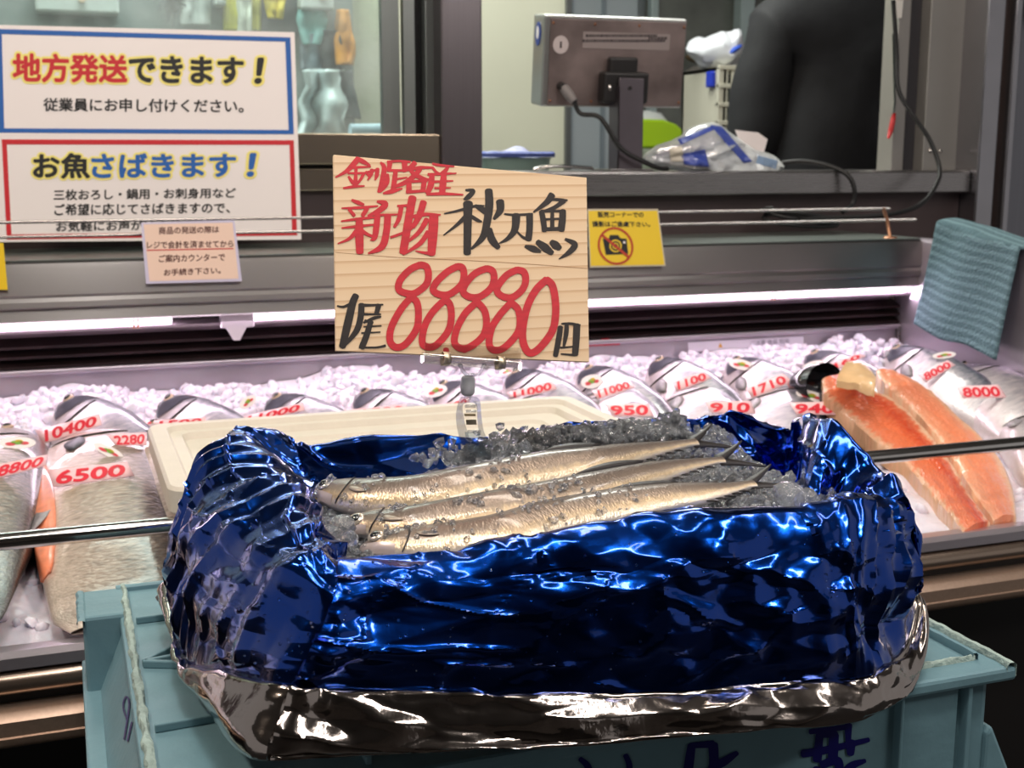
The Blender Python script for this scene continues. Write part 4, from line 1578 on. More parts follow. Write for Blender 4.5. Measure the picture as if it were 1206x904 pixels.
def ice_z(x, y):
    z = 1.100 + .006 * vnoise(x * 26, y * 26, 61) + .004 * vnoise(x * 60, y * 60, 62)
    z = z + (.016 * np.clip((x - .29) / .04, 0, 1) - .010 * np.clip((.29 - x) / .05, 0, 1)) * np.clip((y - .88) / .07, 0, 1) * (1 + .6 * vnoise(x * 14, y * 8, 63)) - .010 * np.clip((.74 - y) / .04, 0, 1)
    return z


xs, ys = np.linspace(.105, .548, 150), np.linspace(.695, .955, 90)
X, Y = np.meshgrid(xs, ys, indexing='ij')
G = np.stack([X, Y, ice_z(X, Y) - .006], 2)
mb = MB().grid(G)
k = 4600
cx, cy = rng.uniform(.115, .54, k), rng.uniform(.705, .950, k)
cz = ice_z(cx, cy) + rng.uniform(-.007, .001, k)
lumps(mb, np.stack([cx, cy, cz], 1), rng.uniform(.0016, .0062, k), .3, .8)
k = 620                                     # the ridge of ice along the back, heaped round the clip
cx = np.concatenate([rng.uniform(.33, .50, k), rng.normal(.302, .016, 220)])
cy = np.concatenate([rng.uniform(.925, .952, k), rng.normal(.915, .014, 220)])
hz = np.concatenate([rng.uniform(0, .010, k), rng.uniform(0, .026, 220)])
lumps(mb, np.stack([cx, cy, ice_z(cx, cy) + hz], 1), rng.uniform(.0024, .0068, k + 220), .28, .85)
for px, py, s_ in ((572, 541, .012), (390, 628, .009), (402, 622, .011), (412, 634, .008), (930, 585, .012), (950, 590, .010), (560, 548, .010), (484, 597, .004), (470, 600, .004)):
    p = atZ(px, py, 1.110) if py > 560 else atY(px, py, .905)
    lumps(mb, [p], [s_], .18, .9, (IV, IF))
ice_mb = mb
M_ICEC = mat('clear_crushed_ice', (232, 234, 238), .10, 0, 0, 1, .15, 160, trans=.90, ior=1.31)

# ------------------------------------------------------------------ three sauries
M_SAURY = ramp_mat('saury_skin_glint', 1, [(0, (78, 74, 74)), (.12, (96, 88, 84)), (.22, (126, 112, 102)), (.29, (152, 136, 122)), (.35, (214, 188, 152)), (.40, (240, 222, 196)), (.47, (222, 212, 210)), (.75, (190, 186, 186)), (.9, (70, 76, 92)), (1, (88, 82, 78))],  # skin tones, with the warm lamp's golden glint painted in as a band
                   .30, .5, .5, .10, (60, 7), .16, 90, (3, .4, 1))
M_SFIN = mat('saury_fin', (52, 48, 48), .4, .3)
M_BEAK = mat('saury_jaw', (206, 190, 186), .3, .3, .1, 60)


SAURY_TOP = []


def saury(pts, label, wid=.030, roll=.55):
    """pts: centre line pixels with height; head first"""
    P0 = np.array([atZ(x, y, z) for x, y, z in pts])
    n, m = 90, 26
    P = catmull(P0, n)
    s = np.linspace(0, 1, n)
    T_ = np.gradient(P, axis=0)
    T_ /= np.linalg.norm(T_, axis=1)[:, None]
    lat = np.stack([-T_[:, 1], T_[:, 0], 0 * s], 1)
    lat /= np.linalg.norm(lat, axis=1)[:, None]
    lat[lat[:, 1] < 0] *= -1
    up = np.cross(T_, lat)
    up[up[:, 2] < 0] *= -1
    c, q = math.cos(roll), math.sin(roll)
    lat, up = lat * c + up * q, up * c - lat * q          # belly rolled down, back raised a little
    W = np.interp(s, [0, .03, .08, .14, .25, .45, .65, .8, .9, .96, 1], [.06, .26, .56, .78, .95, 1, .95, .68, .36, .22, .24]) * wid / 2
    Tk = np.interp(s, [0, .03, .1, .25, .5, .75, .9, 1], [.05, .3, .7, 1, 1, .7, .3, .16]) * wid * .31
    th = np.arange(m) * 2 * math.pi / m
    G = P[:, None] + lat[:, None] * (W[:, None] * np.cos(th))[..., None] + up[:, None] * (Tk[:, None] * np.sin(th))[..., None]
    SAURY_TOP.append(G[8:62, 3:11].reshape(-1, 3))
    root = thing('saury', label, 'fish', (P[:, 0].mean(), P[:, 1].mean(), G[..., 2].min()), 'sauries on the crushed ice')
    MB().grid(G, closev=True).build('body', M_SAURY, root, smooth=True)

    def sf(a, b):
        i = a * (n - 1)
        k = min(n - 2, int(i))
        f = i - k
        mix = lambda Q: Q[k] * (1 - f) + Q[k + 1] * f
        return mix(P) + mix(lat) * mix(W) * b + mix(up) * mix(Tk) * math.sqrt(max(0, 1 - b * b)), mix(lat), mix(up), mix(T_)
    p, l, u, t = sf(.085, .05)
    e = [t, l, u]
    MB().ball(p + u * .0002, (.0062, .0054, .0026), 8, 16, e).build('eye_rim', mat('saury_eye_rim', (214, 202, 186), .15, .6), root, smooth=True)
    MB().ball(p + u * .0012, (.0040, .0038, .0024), 8, 16, e).build('eye', M_EYE, root, smooth=True)
    # gill cover edge and jaw
    mb = MB()
    mb.tube([sf(.155 + .018 * (1 - b * b), b)[0] + u * .0003 for b in np.linspace(-.9, .8, 12)], .0006, 6)
    mb.build('gill_edge', M_SFIN, root, smooth=True)
    mb = MB()
    gq = [[sf(a, b)[0] + sf(a, b)[2] * .0005 for b in np.linspace(-.98, -.25 - .35 * a / .14, 5)] for a in np.linspace(.012, .14, 12)]
    mb.grid(np.array(gq))
    mb.build('lower_jaw', M_BEAK, root, smooth=True)
    # fins: pectoral, finlets, tail fork
    fin = []
    for a in np.linspace(0, 1, 8):
        cc, l, u, t = sf(.19 + .055 * a, -.1 - .15 * a)
        wd = .0020 * math.sin(math.pi * (.1 + .9 * a)) + .0004
        fin.append([cc + l * wd + u * .0006, cc - l * wd + u * .0008])
    MB().grid(np.array(fin)).build('pectoral_fin', mat('saury_pale_fin', (164, 150, 136), .35, .3), root, smooth=True, solid=.0004)
    d_ = []
    for a in np.linspace(.64, .78, 10):
        cc, l, u, t = sf(a, .98)
        d_.append([cc, cc + l * .006 * math.sin(math.pi * (a - .63) / .17) + t * .004])
    MB().grid(np.array(d_)).build('dorsal_fin', M_SFIN, root, smooth=True, solid=.0006)
    for sgn in (1, -1):
        for a in np.linspace(.82, .92, 5):
            cc, l, u, t = sf(a, .98 * sgn)
            MB().prism([cc - t * .003, cc + t * .003, cc + t * .006 + l * sgn * .003], u * .0008).build('finlet', M_SFIN, root)
    cc, l, u, t = P[-1], lat[-1], up[-1], T_[-1]
    for sgn, k in ((1, 1.0), (-1, 1.25)):
        tl = []
        for a in np.linspace(0, 1, 8):
            c0 = cc + t * (-.006 + .034 * k * a) + l * sgn * (.001 + .013 * a ** 1.3) + u * (.003 * a if sgn > 0 else -.001 * a)
            wd = .0042 * (1 - a) + .0006
            tl.append([c0 + l * wd, c0 - l * wd])
        MB().grid(np.array(tl)).build('tail_lobe', M_SFIN, root, smooth=True, solid=.0009)
    return root


saury([(364, 577, 1.110), (400, 581, 1.113), (440, 586, 1.114), (500, 583, 1.117), (560, 571, 1.119), (640, 554, 1.121), (700, 543, 1.122), (770, 529, 1.122), (820, 520, 1.122)],
      'saury at the back of the foil box, nearest the sign clip', .037)
saury([(402, 624, 1.102), (436, 617, 1.107), (480, 618, 1.110), (540, 608, 1.113), (610, 595, 1.115), (680, 580, 1.116), (750, 562, 1.117), (810, 548, 1.118), (852, 541, 1.118)],
      'saury in the middle of the three in the foil box', .032)
saury([(424, 646, 1.097), (462, 641, 1.102), (520, 640, 1.102), (590, 630, 1.106), (650, 613, 1.108), (720, 598, 1.109), (790, 586, 1.110), (850, 577, 1.111), (888, 569, 1.112)],
      'saury at the front of the foil box, half sunk behind the foil edge', .038, .35)
# grains of ice that have fallen on the fish
for S_ in SAURY_TOP:
    k = rng.integers(0, len(S_), 150)
    keep = vnoise(S_[k][:, 0] * 40, S_[k][:, 1] * 60, 5) > -.05
    c = S_[k][keep] + rng.normal(0, .0012, (int(keep.sum()), 3))
    lumps(ice_mb, c, rng.uniform(.0010, .0038, len(c)), .3, .7)
o = ice_mb.build('crushed_ice', M_ICEC)
tag(o, 'clear crushed ice heaped inside the blue foil box', 'ice', kind='stuff')

# ------------------------------------------------------------------ price board and its clip
YB, YT = .884, .928
pl = Plane(atY(393, 182, YT), atY(691, 209, YT), atY(694, 426, YB), atY(396, 413, YB))
WOOD = mat('pine_board', (226, 184, 142), .6)
nt = WOOD.node_tree
b = nt.nodes['Principled BSDF']
tc = nt.nodes.new('ShaderNodeTexCoord')
mp = nt.nodes.new('ShaderNodeMapping')
mp.inputs['Rotation'].default_value = (0, .06, 0)
mp.inputs['Scale'].default_value = (2.2, 1, 46)
nt.links.new(tc.outputs['Object'], mp.inputs[0])
wv = nt.nodes.new('ShaderNodeTexWave')
wv.bands_direction = 'Z'
wv.wave_profile = 'SAW'
wv.inputs['Scale'].default_value = .75
wv.inputs['Distortion'].default_value = 2.2
wv.inputs['Detail'].default_value = 2
wv.inputs['Detail Scale'].default_value = .6
nt.links.new(mp.outputs[0], wv.inputs[0])
cr = nt.nodes.new('ShaderNodeValToRGB')
cr.color_ramp.elements[0].position = .0
cr.color_ramp.elements[0].color = (*lin((236, 206, 170)), 1)
cr.color_ramp.elements[1].position = 1
cr.color_ramp.elements[1].color = (*lin((208, 168, 128)), 1)
e = cr.color_ramp.elements.new(.72)
e.color = (*lin((232, 200, 162)), 1)
nt.links.new(wv.outputs[0], cr.inputs[0])
nt.links.new(cr.outputs[0], b.inputs['Base Color'])
bd = thing('price_board', 'thin pine board with hand brushed red and black writing, 88880, held up by the clip', 'price board', pl.p(545, 420))
slab(pl, [(393, 182), (691, 209), (694, 426), (396, 413)], .004, WOOD, bd, 'board', bevel=.0004)
mb = MB()
ribbon(mb, pl, [(395, 297, .5), (470, 303, .6), (560, 307, .7), (640, 312, .6), (692, 316, .5)], .0001)
mb.build('board_seam', mat('board_seam', (170, 128, 92), .7), bd)
RED = mat('brush_red', (200, 40, 52), .5, 0, .12, 90, stretch=(1, 1, 4))
BLK = mat('brush_black', (42, 34, 32), .55, 0, .3, 200)
R1 = [[(240, 50, 50), (190, 110, 50), (130, 165, 35), (40, 215, 14)], [(240, 55, 40), (290, 80, 40), (345, 110, 18)], [(150, 140, 20), (220, 128, 24), (350, 122, 14)], [(150, 180, 18), (300, 178, 20)],
      [(222, 130, 30), (218, 200, 30), (215, 290, 50)], [(155, 210, 22), (190, 260, 32), (215, 272, 25)], [(290, 180, 30), (262, 235, 26), (235, 268, 25)], [(110, 312, 18), (190, 300, 25), (295, 292, 14)],
      [(310, 165, 22), (335, 205, 26)], [(365, 150, 40), (350, 200, 28), (325, 240, 14)], [(412, 140, 34), (405, 195, 36), (390, 240, 14)], [(300, 178, 20), (340, 165, 20), (420, 145, 20)],
      [(440, 85, 20), (470, 130, 44), (455, 240, 46), (420, 345, 25)], [(500, 80, 25), (600, 72, 22), (700, 80, 20)], [(522, 82, 46), (512, 152, 40)], [(652, 82, 54), (650, 152, 40)], [(500, 155, 24), (640, 155, 22)],
      [(572, 160, 40), (562, 240, 46), (550, 335, 48)], [(500, 190, 28), (490, 260, 52), (445, 330, 32), (415, 345, 14)], [(560, 235, 22), (672, 217, 14)], [(465, 358, 20), (540, 340, 40), (630, 315, 14)],
      [(742, 88, 48), (690, 140, 34), (640, 165, 15)], [(700, 150, 26), (780, 130, 30), (900, 130, 20)], [(790, 140, 42), (740, 200, 46), (660, 260, 42), (560, 300, 25)], [(680, 120, 20), (740, 190, 42), (830, 230, 30), (900, 240, 15)],
      [(690, 260, 45), (690, 345, 52)], [(690, 255, 26), (850, 245, 26)], [(825, 250, 46), (815, 330, 46)], [(670, 347, 30), (835, 335, 26)],
      [(900, 95, 20), (960, 108, 24), (1090, 120, 14)], [(900, 130, 24), (930, 165, 22), (965, 190, 25)], [(1040, 115, 27), (1010, 160, 36), (960, 190, 20)], [(860, 190, 24), (1000, 185, 24), (1110, 180, 12)],
      [(895, 200, 46), (885, 280, 56), (855, 355, 42)], [(1000, 185, 46), (992, 270, 62), (985, 360, 52)], [(920, 255, 24), (1080, 247, 14)], [(920, 312, 20), (1060, 309, 12)], [(850, 366, 26), (1000, 362, 28), (1170, 370, 14)],
      [(185, 418, 22), (240, 440, 36), (290, 458, 20)], [(95, 490, 14), (250, 485, 26), (415, 470, 14)], [(160, 500, 30), (205, 555, 32)], [(320, 490, 40), (280, 555, 38)], [(90, 605, 14), (240, 585, 26), (390, 570, 18)],
      [(95, 665, 14), (240, 650, 26), (380, 635, 16)], [(250, 590, 62), (250, 720, 76), (255, 880, 66)], [(230, 690, 50), (160, 760, 30), (60, 803, 12)], [(270, 690, 40), (330, 725, 28), (390, 745, 24)],
      [(410, 430, 20), (480, 450, 54), (440, 500, 50), (330, 560, 25)], [(412, 540, 54), (402, 650, 56), (385, 750, 46), (350, 772, 12)], [(430, 550, 24), (590, 545, 16)], [(502, 560, 62), (490, 700, 62), (450, 830, 60), (330, 890, 16)],
      [(590, 470, 20), (690, 465, 26)], [(622, 480, 42), (602, 580, 40), (562, 655, 25)], [(722, 395, 72), (690, 570, 72), (640, 880, 72)], [(530, 747, 22), (620, 715, 24), (720, 670, 15)], [(820, 435, 60), (780, 560, 56), (725, 655, 40)],
      [(700, 570, 30), (830, 545, 32), (970, 548, 14)], [(912, 560, 82), (902, 720, 86), (890, 895, 70)], [(850, 590, 50), (780, 700, 40), (675, 790, 22)], [(860, 700, 42), (790, 800, 42), (640, 900, 16)], [(900, 890, 40), (830, 885, 26), (750, 868, 10)]]
B2 = [[(225, 92, 18), (285, 98, 32), (245, 145, 42), (210, 165, 15)], [(55, 278, 12), (150, 258, 20), (290, 220, 22), (370, 215, 10)], [(242, 195, 78), (240, 330, 66), (236, 590, 60)], [(235, 290, 42), (150, 370, 26), (50, 447, 10)], [(270, 300, 30), (320, 330, 28), (350, 340, 12)],
      [(405, 95, 62), (410, 200, 66), (395, 330, 62), (360, 460, 52), (270, 555, 18)], [(300, 215, 25), (350, 240, 48), (385, 270, 40)], [(495, 180, 64), (495, 250, 58), (448, 318, 25)], [(410, 400, 46), (430, 480, 62), (482, 545, 40)],
      [(530, 280, 14), (620, 287, 20), (750, 280, 18)], [(622, 290, 68), (612, 400, 56), (560, 470, 36), (488, 512, 10)], [(728, 285, 54), (728, 400, 52), (718, 480, 54)], [(735, 475, 36), (680, 466, 22), (630, 420, 15)],
      [(905, 130, 56), (860, 190, 46), (760, 265, 14)], [(880, 165, 18), (960, 167, 24), (1025, 172, 14)], [(1000, 175, 42), (930, 225, 32), (850, 258, 25)], [(822, 260, 42), (836, 330, 46), (846, 412, 42)], [(820, 257, 22), (1000, 257, 22)], [(990, 255, 52), (986, 330, 56), (976, 405, 56)],
      [(907, 265, 28), (907, 400, 36)], [(850, 322, 18), (960, 317, 16)], [(830, 400, 30), (990, 396, 30)], [(695, 535, 25), (760, 555, 52), (815, 577, 20)], [(790, 500, 42), (850, 545, 64), (905, 588, 40)], [(900, 500, 42), (932, 525, 64), (968, 550, 40)], [(1010, 478, 20), (1085, 520, 48), (1042, 580, 42), (960, 635, 8)]]
B3 = [[(220, 360, 60), (190, 430, 66), (150, 600, 72), (100, 812, 62)], [(55, 452, 14), (110, 460, 22), (180, 430, 30)], [(460, 440, 14), (350, 445, 22), (260, 445, 30)], [(270, 440, 56), (260, 560, 56), (220, 680, 52), (100, 825, 20)], [(422, 445, 48), (402, 520, 42)],
      [(290, 525, 22), (440, 525, 14)], [(440, 547, 18), (380, 560, 30), (290, 600, 20)], [(300, 582, 22), (370, 600, 22)], [(290, 637, 14), (445, 628, 12)], [(270, 692, 16), (435, 684, 12)], [(352, 590, 46), (312, 720, 56), (272, 820, 56)], [(250, 820, 18), (400, 820, 18), (480, 805, 24)]]
W6 = 62


def lp(pts, wd=W6):
    pts = pts + [pts[0]]
    return [(x, y, wd) for x, y in pts]


R3 = [lp([(790, 88), (700, 130), (615, 220), (598, 300), (650, 335), (740, 340), (840, 265), (864, 180), (845, 105)]), lp([(712, 372), (620, 480), (535, 640), (522, 760), (575, 818), (660, 790), (755, 660), (775, 530), (760, 420)]),
      lp([(1120, 102), (1030, 150), (935, 240), (905, 310), (960, 350), (1050, 348), (1150, 270), (1178, 190), (1165, 115)]), lp([(1012, 395), (905, 500), (830, 630), (808, 770), (850, 815), (930, 800), (1035, 680), (1066, 560), (1055, 445)]),
      [(1020, 835, 52), (1018, 885, 46), (1010, 925, 20)]]
R4 = [lp([(250, 82), (150, 125), (65, 215), (42, 290), (100, 335), (190, 332), (285, 260), (316, 180), (302, 105)]), lp([(165, 378), (60, 480), (-15, 620), (-35, 740), (25, 792), (105, 775), (210, 690), (248, 585), (232, 460)]),
      lp([(520, 95), (430, 140), (355, 230), (345, 290), (400, 333), (480, 338), (565, 270), (596, 190), (580, 115)]), lp([(466, 385), (370, 490), (295, 610), (272, 750), (315, 805), (400, 788), (510, 675), (545, 575), (530, 450)]),
      lp([(780, 182), (690, 270), (615, 410), (572, 600), (575, 740), (625, 828), (700, 805), (800, 690), (850, 580), (862, 410), (835, 240)], 66), [(95, 775, 36), (70, 810, 30), (40, 828, 10)]]
B4 = [[(905, 600, 46), (890, 700, 52), (860, 855, 46)], [(915, 572, 16), (1000, 572, 24), (1080, 585, 14)], [(1050, 585, 62), (1045, 700, 62), (1035, 845, 56)], [(960, 580, 36), (955, 660, 42), (935, 770, 25)], [(905, 785, 18), (1020, 775, 16)], [(910, 840, 14), (1030, 850, 22)]]
for nm, groups in (('red_writing', ((R1, 390, 180, 7.53), (R3, 390, 300, 7.53), (R4, 540, 305, 7.53))), ('black_writing', ((B2, 515, 210, 6.694), (B3, 390, 300, 7.53), (B4, 540, 305, 7.53)))):
    k = 0
    for S_, ox, oy, sc in groups:
        mb = MB()
        for st in S_:
            k += 1
            ribbon(mb, pl, cs(st, ox, oy, sc), .00025 + .000004 * k)
        mb.build(nm, RED if nm[0] == 'r' else BLK, bd)

# clip: jaw plate, roll, springs, bracket, ball joint, lower peg
cl = thing('sign_clip', 'clear plastic sign clip with steel springs standing in the ice and gripping the price board', 'clip', atY(563, 535, .90))
ex = unit(pl.p(600, 420) - pl.p(520, 416))
ez = unit(np.cross(ex, pl.n))
if ez[2] < 0:
    ez = -ez
mb = MB()
mb.prism([pl.p(*q, .0015) for q in ((500, 403), (613, 410), (613, 425), (500, 418))], pl.n * .0016)
mb.build('jaw_plate', M_CLEAR, cl, bevel=.0003)
mb = MB()
mb.prism([pl.p(*q, -.0055) for q in ((500, 412), (613, 419), (613, 428), (500, 421))], -pl.n * .0016)
mb.build('jaw_plate', M_CLEAR, cl, bevel=.0003)
mb = MB()
mb.tube([pl.p(497, 421, .003), pl.p(613, 430.5, .003)], .0042, 14)
mb.build('jaw_roll', M_CLEAR, cl, smooth=True, sharp=40)
mb = MB()
mb.tube([pl.p(499, 424, .001), pl.p(611, 431, .001)], .0016, 8)
mb.build('jaw_pin', M_CLEAR, cl, smooth=True, sharp=40)
for px, py in ((525, 423), (589, 428)):
    c = pl.p(px, py, .001)
    G = []
    for a in np.linspace(-.9, 4.0, 22):
        q = c + (pl.n * math.cos(a) + ez * math.sin(a)) * .0056
        G.append([q - ex * .0027, q + ex * .0027])
    MB().grid(np.array(G)).build('spring', M_SPRING, cl, smooth=True, solid=.0006)
for x0, x1 in ((541, 549), (571, 563)):
    mb = MB()
    mb.tube([pl.p(x0, 428, .001), pl.p((x0 + x1) / 2, 436, .0), pl.p(x1, 441, -.001), pl.p(556, 441.5, -.001)], .0016, 8)
    mb.build('bracket_arm', glass_mat('clear_bracket', (.86, .87, .88), .14, .12), cl, smooth=True)
ring(pl, 556.5, 431, 4.5, 4.2, 1.2, .001, M_CLEAR, cl, 'bracket_ring')
Yj = YB + .004
mb = MB()
t0, t1 = atY(551.5, 442, Yj), atY(550.5, 466, Yj)
ax = unit(t1 - t0)
L = np.linalg.norm(t1 - t0)
pr = [(0, .002), (.04, .0045), (.15, .0054), (.5, .0058), (.85, .0054), (.96, .004), (1, .002)]
mb.tube([t0 + ax * L * a for a, r in pr], [r for a, r in pr], 18)
mb.build('ball_joint', M_FROST, cl, smooth=True, sharp=50)
mb = MB()
mb.tube([t1 - ax * .001, t1 + ax * .003], .0028, 10)
mb.build('joint_stem', M_CLEAR, cl, smooth=True)
# lower peg: two clear legs, flaring
PP = lambda x, y, d=0.: atY(x, y, Yj + .004 + d)
out = [(541, 470), (546, 466.5), (557, 466.5), (565, 471), (567, 490), (570, 508), (577, 524), (576, 545), (549, 545), (546, 528), (539, 508), (537, 488)]
inn = [(546, 476), (561, 476), (562, 492), (564, 508), (569, 520), (556, 521), (550, 506), (546, 490)]
A8 = catmull(np.array(out, float), 48, True)
mb = MB()
G = [[PP(x, y, -.0035) for x, y in A8], [PP(x, y, .0035) for x, y in A8]]
mb.grid(np.array(G), closev=True)
cI = catmull(np.array(inn, float), 48, True)
G2 = [[PP(x, y, -.0035) for x, y in A8], [PP(x, y, -.0035) for x, y in cI], [PP(x, y, .0035) for x, y in cI], [PP(x, y, .0035) for x, y in A8]]
mb.grid(np.array(G2), closev=True)
M_PEG = glass_mat('clear_peg', (.86, .87, .89), .16, .12)
mb.build('peg', M_PEG, cl, smooth=True, sharp=30)
mb = MB()
mb.tube([PP(548, 478, -.002), PP(560, 478, -.002)], .0012, 8)
mb.tube([PP(549, 484, -.002), PP(561, 484, -.002)], .0010, 8)
mb.tube([PP(551, 508, -.002), PP(566, 508, -.002)], .0012, 8)
mb.build('peg_bridge', M_PEG, cl, smooth=True)
for a, b_ in (((547, 487), (560, 490)), ((549, 494), (561, 500))):
    mb = MB()
    mb.prism([PP(a[0], a[1], -.003), PP(b_[0], a[1], -.003), PP(b_[0] + .5, b_[1], -.001), PP(a[0] + .5, b_[1], -.001)], (0, .001, 0))
    mb.build('spring', M_SPRING, cl, bevel=.0002)
mb = MB()
mb.prism([PP(*q, .004) for q in ((548, 509), (565, 509), (574, 536), (554, 536))], (0, .0015, 0))
mb.build('peg_leg', glass_mat('clear_blue_tint', (.86, .92, .97), .15, .08), cl)

# ------------------------------------------------------------------ weighing scale display on the ledge
LEDGE = 1.332
ds = thing('scale_display', 'boxy steel weighing scale display seen from behind on a post, standing on the ledge', 'scale', (1.01, 2.22, LEDGE))
ry = math.radians(-3)
Rz = np.array([[math.cos(ry), -math.sin(ry), 0], [math.sin(ry), math.cos(ry), 0], [0, 0, 1]])
tl = math.radians(7)
Rx = np.array([[1, 0, 0], [0, math.cos(tl), -math.sin(tl)], [0, math.sin(tl), math.cos(tl)]])
RR = Rz @ Rx
C0 = np.array([1.016, 2.245, 1.540])


def L3(x, y, z):
    return C0 + RR @ np.array([x, y, z])


M_SHELL = mat('display_shell', (168, 168, 166), .3, .85, .1, 8)
M_PLATE = mat('display_backplate', (128, 114, 112), .38, .55, .35, 10, .06, 30, rvar=.1)
mb = MB()
mb.box(C0, (.290, .065, .168), RR)
mb.build('housing', M_SHELL, ds, bevel=.004)
mb = MB()
mb.box(L3(.005, -.0335, -.002), (.276, .003, .158), RR)
mb.build('back_plate', M_PLATE, ds, bevel=.001)
mb = MB()
for x in (-.128, -.045, .045, .138):
    for z in (-.073, .069):
        mb.ball(L3(x, -.036, z), (.0028, .0015, .0028), 5, 8)
mb.build('screw', mat('rusty_screw', (140, 96, 74), .4, .7), ds, smooth=True)
mb = MB()
mb.box(L3(.021, -0.0355, .040), (.178, .001, .030), RR)
mb.build('rating_label', mat('label_silver', (158, 146, 144), .4, .4), ds)
lp_ = Plane(L3(-.055, -0.0362, .05), L3(.125, -0.0362, .05), L3(.125, -0.0362, .022), L3(-.055, -0.0362, .022))
for q in ((690, 40.5, 775, 43.5), (686, 46.5, 782, 49.5), (764, 43.5, 784, 46.5)):
    mb = MB()
    x = q[0]
    while x < q[2] - 1:
        wdt = random.choice((1.6, 2.4, 3.2, 2.0))
        mb.prism(lp_.quad([(x, q[1]), (x + wdt, q[1]), (x + wdt, q[3]), (x, q[3])], .0004), -lp_.n * .0002)
        x += wdt + .8
    mb.build('label_print', mat('label_print_dark', (66, 58, 60), .5), ds)
mb = MB()
mb.prism([L3(-.112 + .0155 * math.cos(a), -0.0355, .030 + .0165 * math.sin(a)) for a in np.arange(24) * math.pi / 12], RR @ np.array([0, -.0012, 0]))
mb.build('round_sticker', mat('pale_sticker', (188, 176, 176), .5), ds)
mb = MB()
mb.box(L3(-.112, -0.0372, .030), (.0035, .0006, .012), RR)
mb.build('sticker_mark', mat('label_print_dark', (66, 58, 60)), ds)
mb = MB()
mb.prism([L3(-.1452, .0 + .016 * math.cos(a), .048 + .022 * math.sin(a)) for a in np.arange(24) * math.pi / 12], RR @ np.array([-.0012, 0, 0]))
mb.build('blue_seal', mat('seal_blue', (34, 62, 140), .4), ds)
mb = MB()
mb.prism([L3(-.1466, .0 + .007 * math.cos(a), .050 + .012 * math.sin(a)) for a in np.arange(16) * math.pi / 8], RR @ np.array([-.0006, 0, 0]))
mb.build('seal_figure', M_WHITE, ds)
M_BLKP = mat('black_plastic', (30, 28, 29), .45)
mb = MB()
mb.box(L3(.012, -.054, -.045), (.092, .034, .058), RR)
mb.box(L3(.010, -.048, -.005), (.058, .020, .032), RR)
mb.build('hinge_block', M_BLKP, ds, bevel=.005)
mb = MB()
mb.ball(L3(-.022, -.072, -.045), (.004, .002, .006), 6, 10)
mb.build('hinge_screw', M_CHROME, ds, smooth=True)
mb = MB()
mb.tube([L3(-.108, -.036, -.045), L3(-.106, -.052, -.048)], .0085, 14)
mb.build('socket', M_BLKP, ds, smooth=True, sharp=40)
mb = MB()
p1, p2 = L3(-.106, -.046, -.047), L3(-.090, -.066, -.072)
mb.tube([p1, p1 * .5 + p2 * .5, p2], [.0095, .0105, .0075], 14)
mb.build('cable_plug', mat('grey_plug', (118, 112, 112), .5), ds, smooth=True, sharp=40)
post = MB()
pw = .024
post.bx(1.030 - .026, 1.030 + .026, 2.168, 2.174, LEDGE, 1.505)
post.bx(1.004, 1.008, 2.168, 2.215, LEDGE, 1.49)
post.bx(1.052, 1.056, 2.168, 2.215, LEDGE, 1.49)
post.build('post', mat('scale_post_steel', (112, 104, 110), .32, .85, .12, 9), ds, bevel=.002)
mb = MB()
mb.tube([(1.026, 2.1665, 1.486), (1.026, 2.169, 1.486)], .004, 12)
mb.build('post_hole', M_BLKP, ds)
mb = MB()
mb.bx(.985, 1.075, 2.16, 2.25, LEDGE, LEDGE + .004)
mb.build('base_plate', M_STEEL, ds, bevel=.001)
cbl = catmull(np.array([p2, p2 + A_([.012, -.004, -.022]), (.965, 2.165, 1.43), (1.00, 2.150, 1.375), (1.045, 2.140, 1.349), (1.075, 2.140, 1.338), (1.10, 2.15, 1.3365)]), 50)
MB().tube(cbl, .0045, 10).build('display_cable', M_RUBBER, ds, smooth=True)

# chrome hook on the ledge
o = MB().tube(catmull(np.array([(.845, 2.2, LEDGE + .003), (.865, 2.19, LEDGE + .008), (.90, 2.19, LEDGE + .009), (.95, 2.195, LEDGE + .006), (.965, 2.2, LEDGE + .005)]), 30), .0035, 8).build('steel_handle', M_CHROME, smooth=True)
tag(o, 'thin chrome handle lying on the ledge left of the scale post', 'handle')

# ------------------------------------------------------------------ basket behind the post
bs = thing('plastic_basket', 'pale green tapered tub with a blue rim, just right of the steel post', 'tub', (.93, 2.6, 1.18))
mb = MB()
G = []
for k, (hx, hy, z) in enumerate(((.055, .05, 1.18), (.058, .052, 1.182), (.078, .070, 1.355), (.080, .072, 1.358), (.076, .068, 1.358), (.058, .05, 1.19))):
    G.append([(.938 + x, 2.6 + y, z) for x, y in rrect(0, 0, 2 * hx, 2 * hy, .02, 5)])
mb.grid(np.array(G), closev=True, flip=True)
mb.f.append(list(range(24))[::-1]); mb.mi.append(0); mb.uv.append(None)
mb.build('tub', mat('pale_green_plastic', (172, 196, 186), .4), bs, smooth=True, sharp=40)
G = [[(.938 + x, 2.6 + y, z) for x, y in rrect(0, 0, 2 * (.080 + d), 2 * (.072 + d), .022, 5)] for d, z in ((-.003, 1.359), (.006, 1.359), (.007, 1.367), (.003, 1.371), (-.004, 1.369), (-.005, 1.359))]
MB().grid(np.array(G), closev=True, flip=True).build('rim', mat('blue_rim', (84, 98, 168), .4), bs, smooth=True, sharp=40)
g = np.array([[(.938 + x, 2.6 + y, 1.374 + .010 * math.sin(x * 60) * math.cos(y * 55) - .02 * (x * x + y * y) / .005) for y in np.linspace(-.06, .06, 16)] for x in np.linspace(-.07, .07, 20)])
chk = mat('checked_cloth', (206, 208, 222), .8)
ck = chk.node_tree.nodes.new('ShaderNodeTexChecker')
ck.inputs['Scale'].default_value = 40
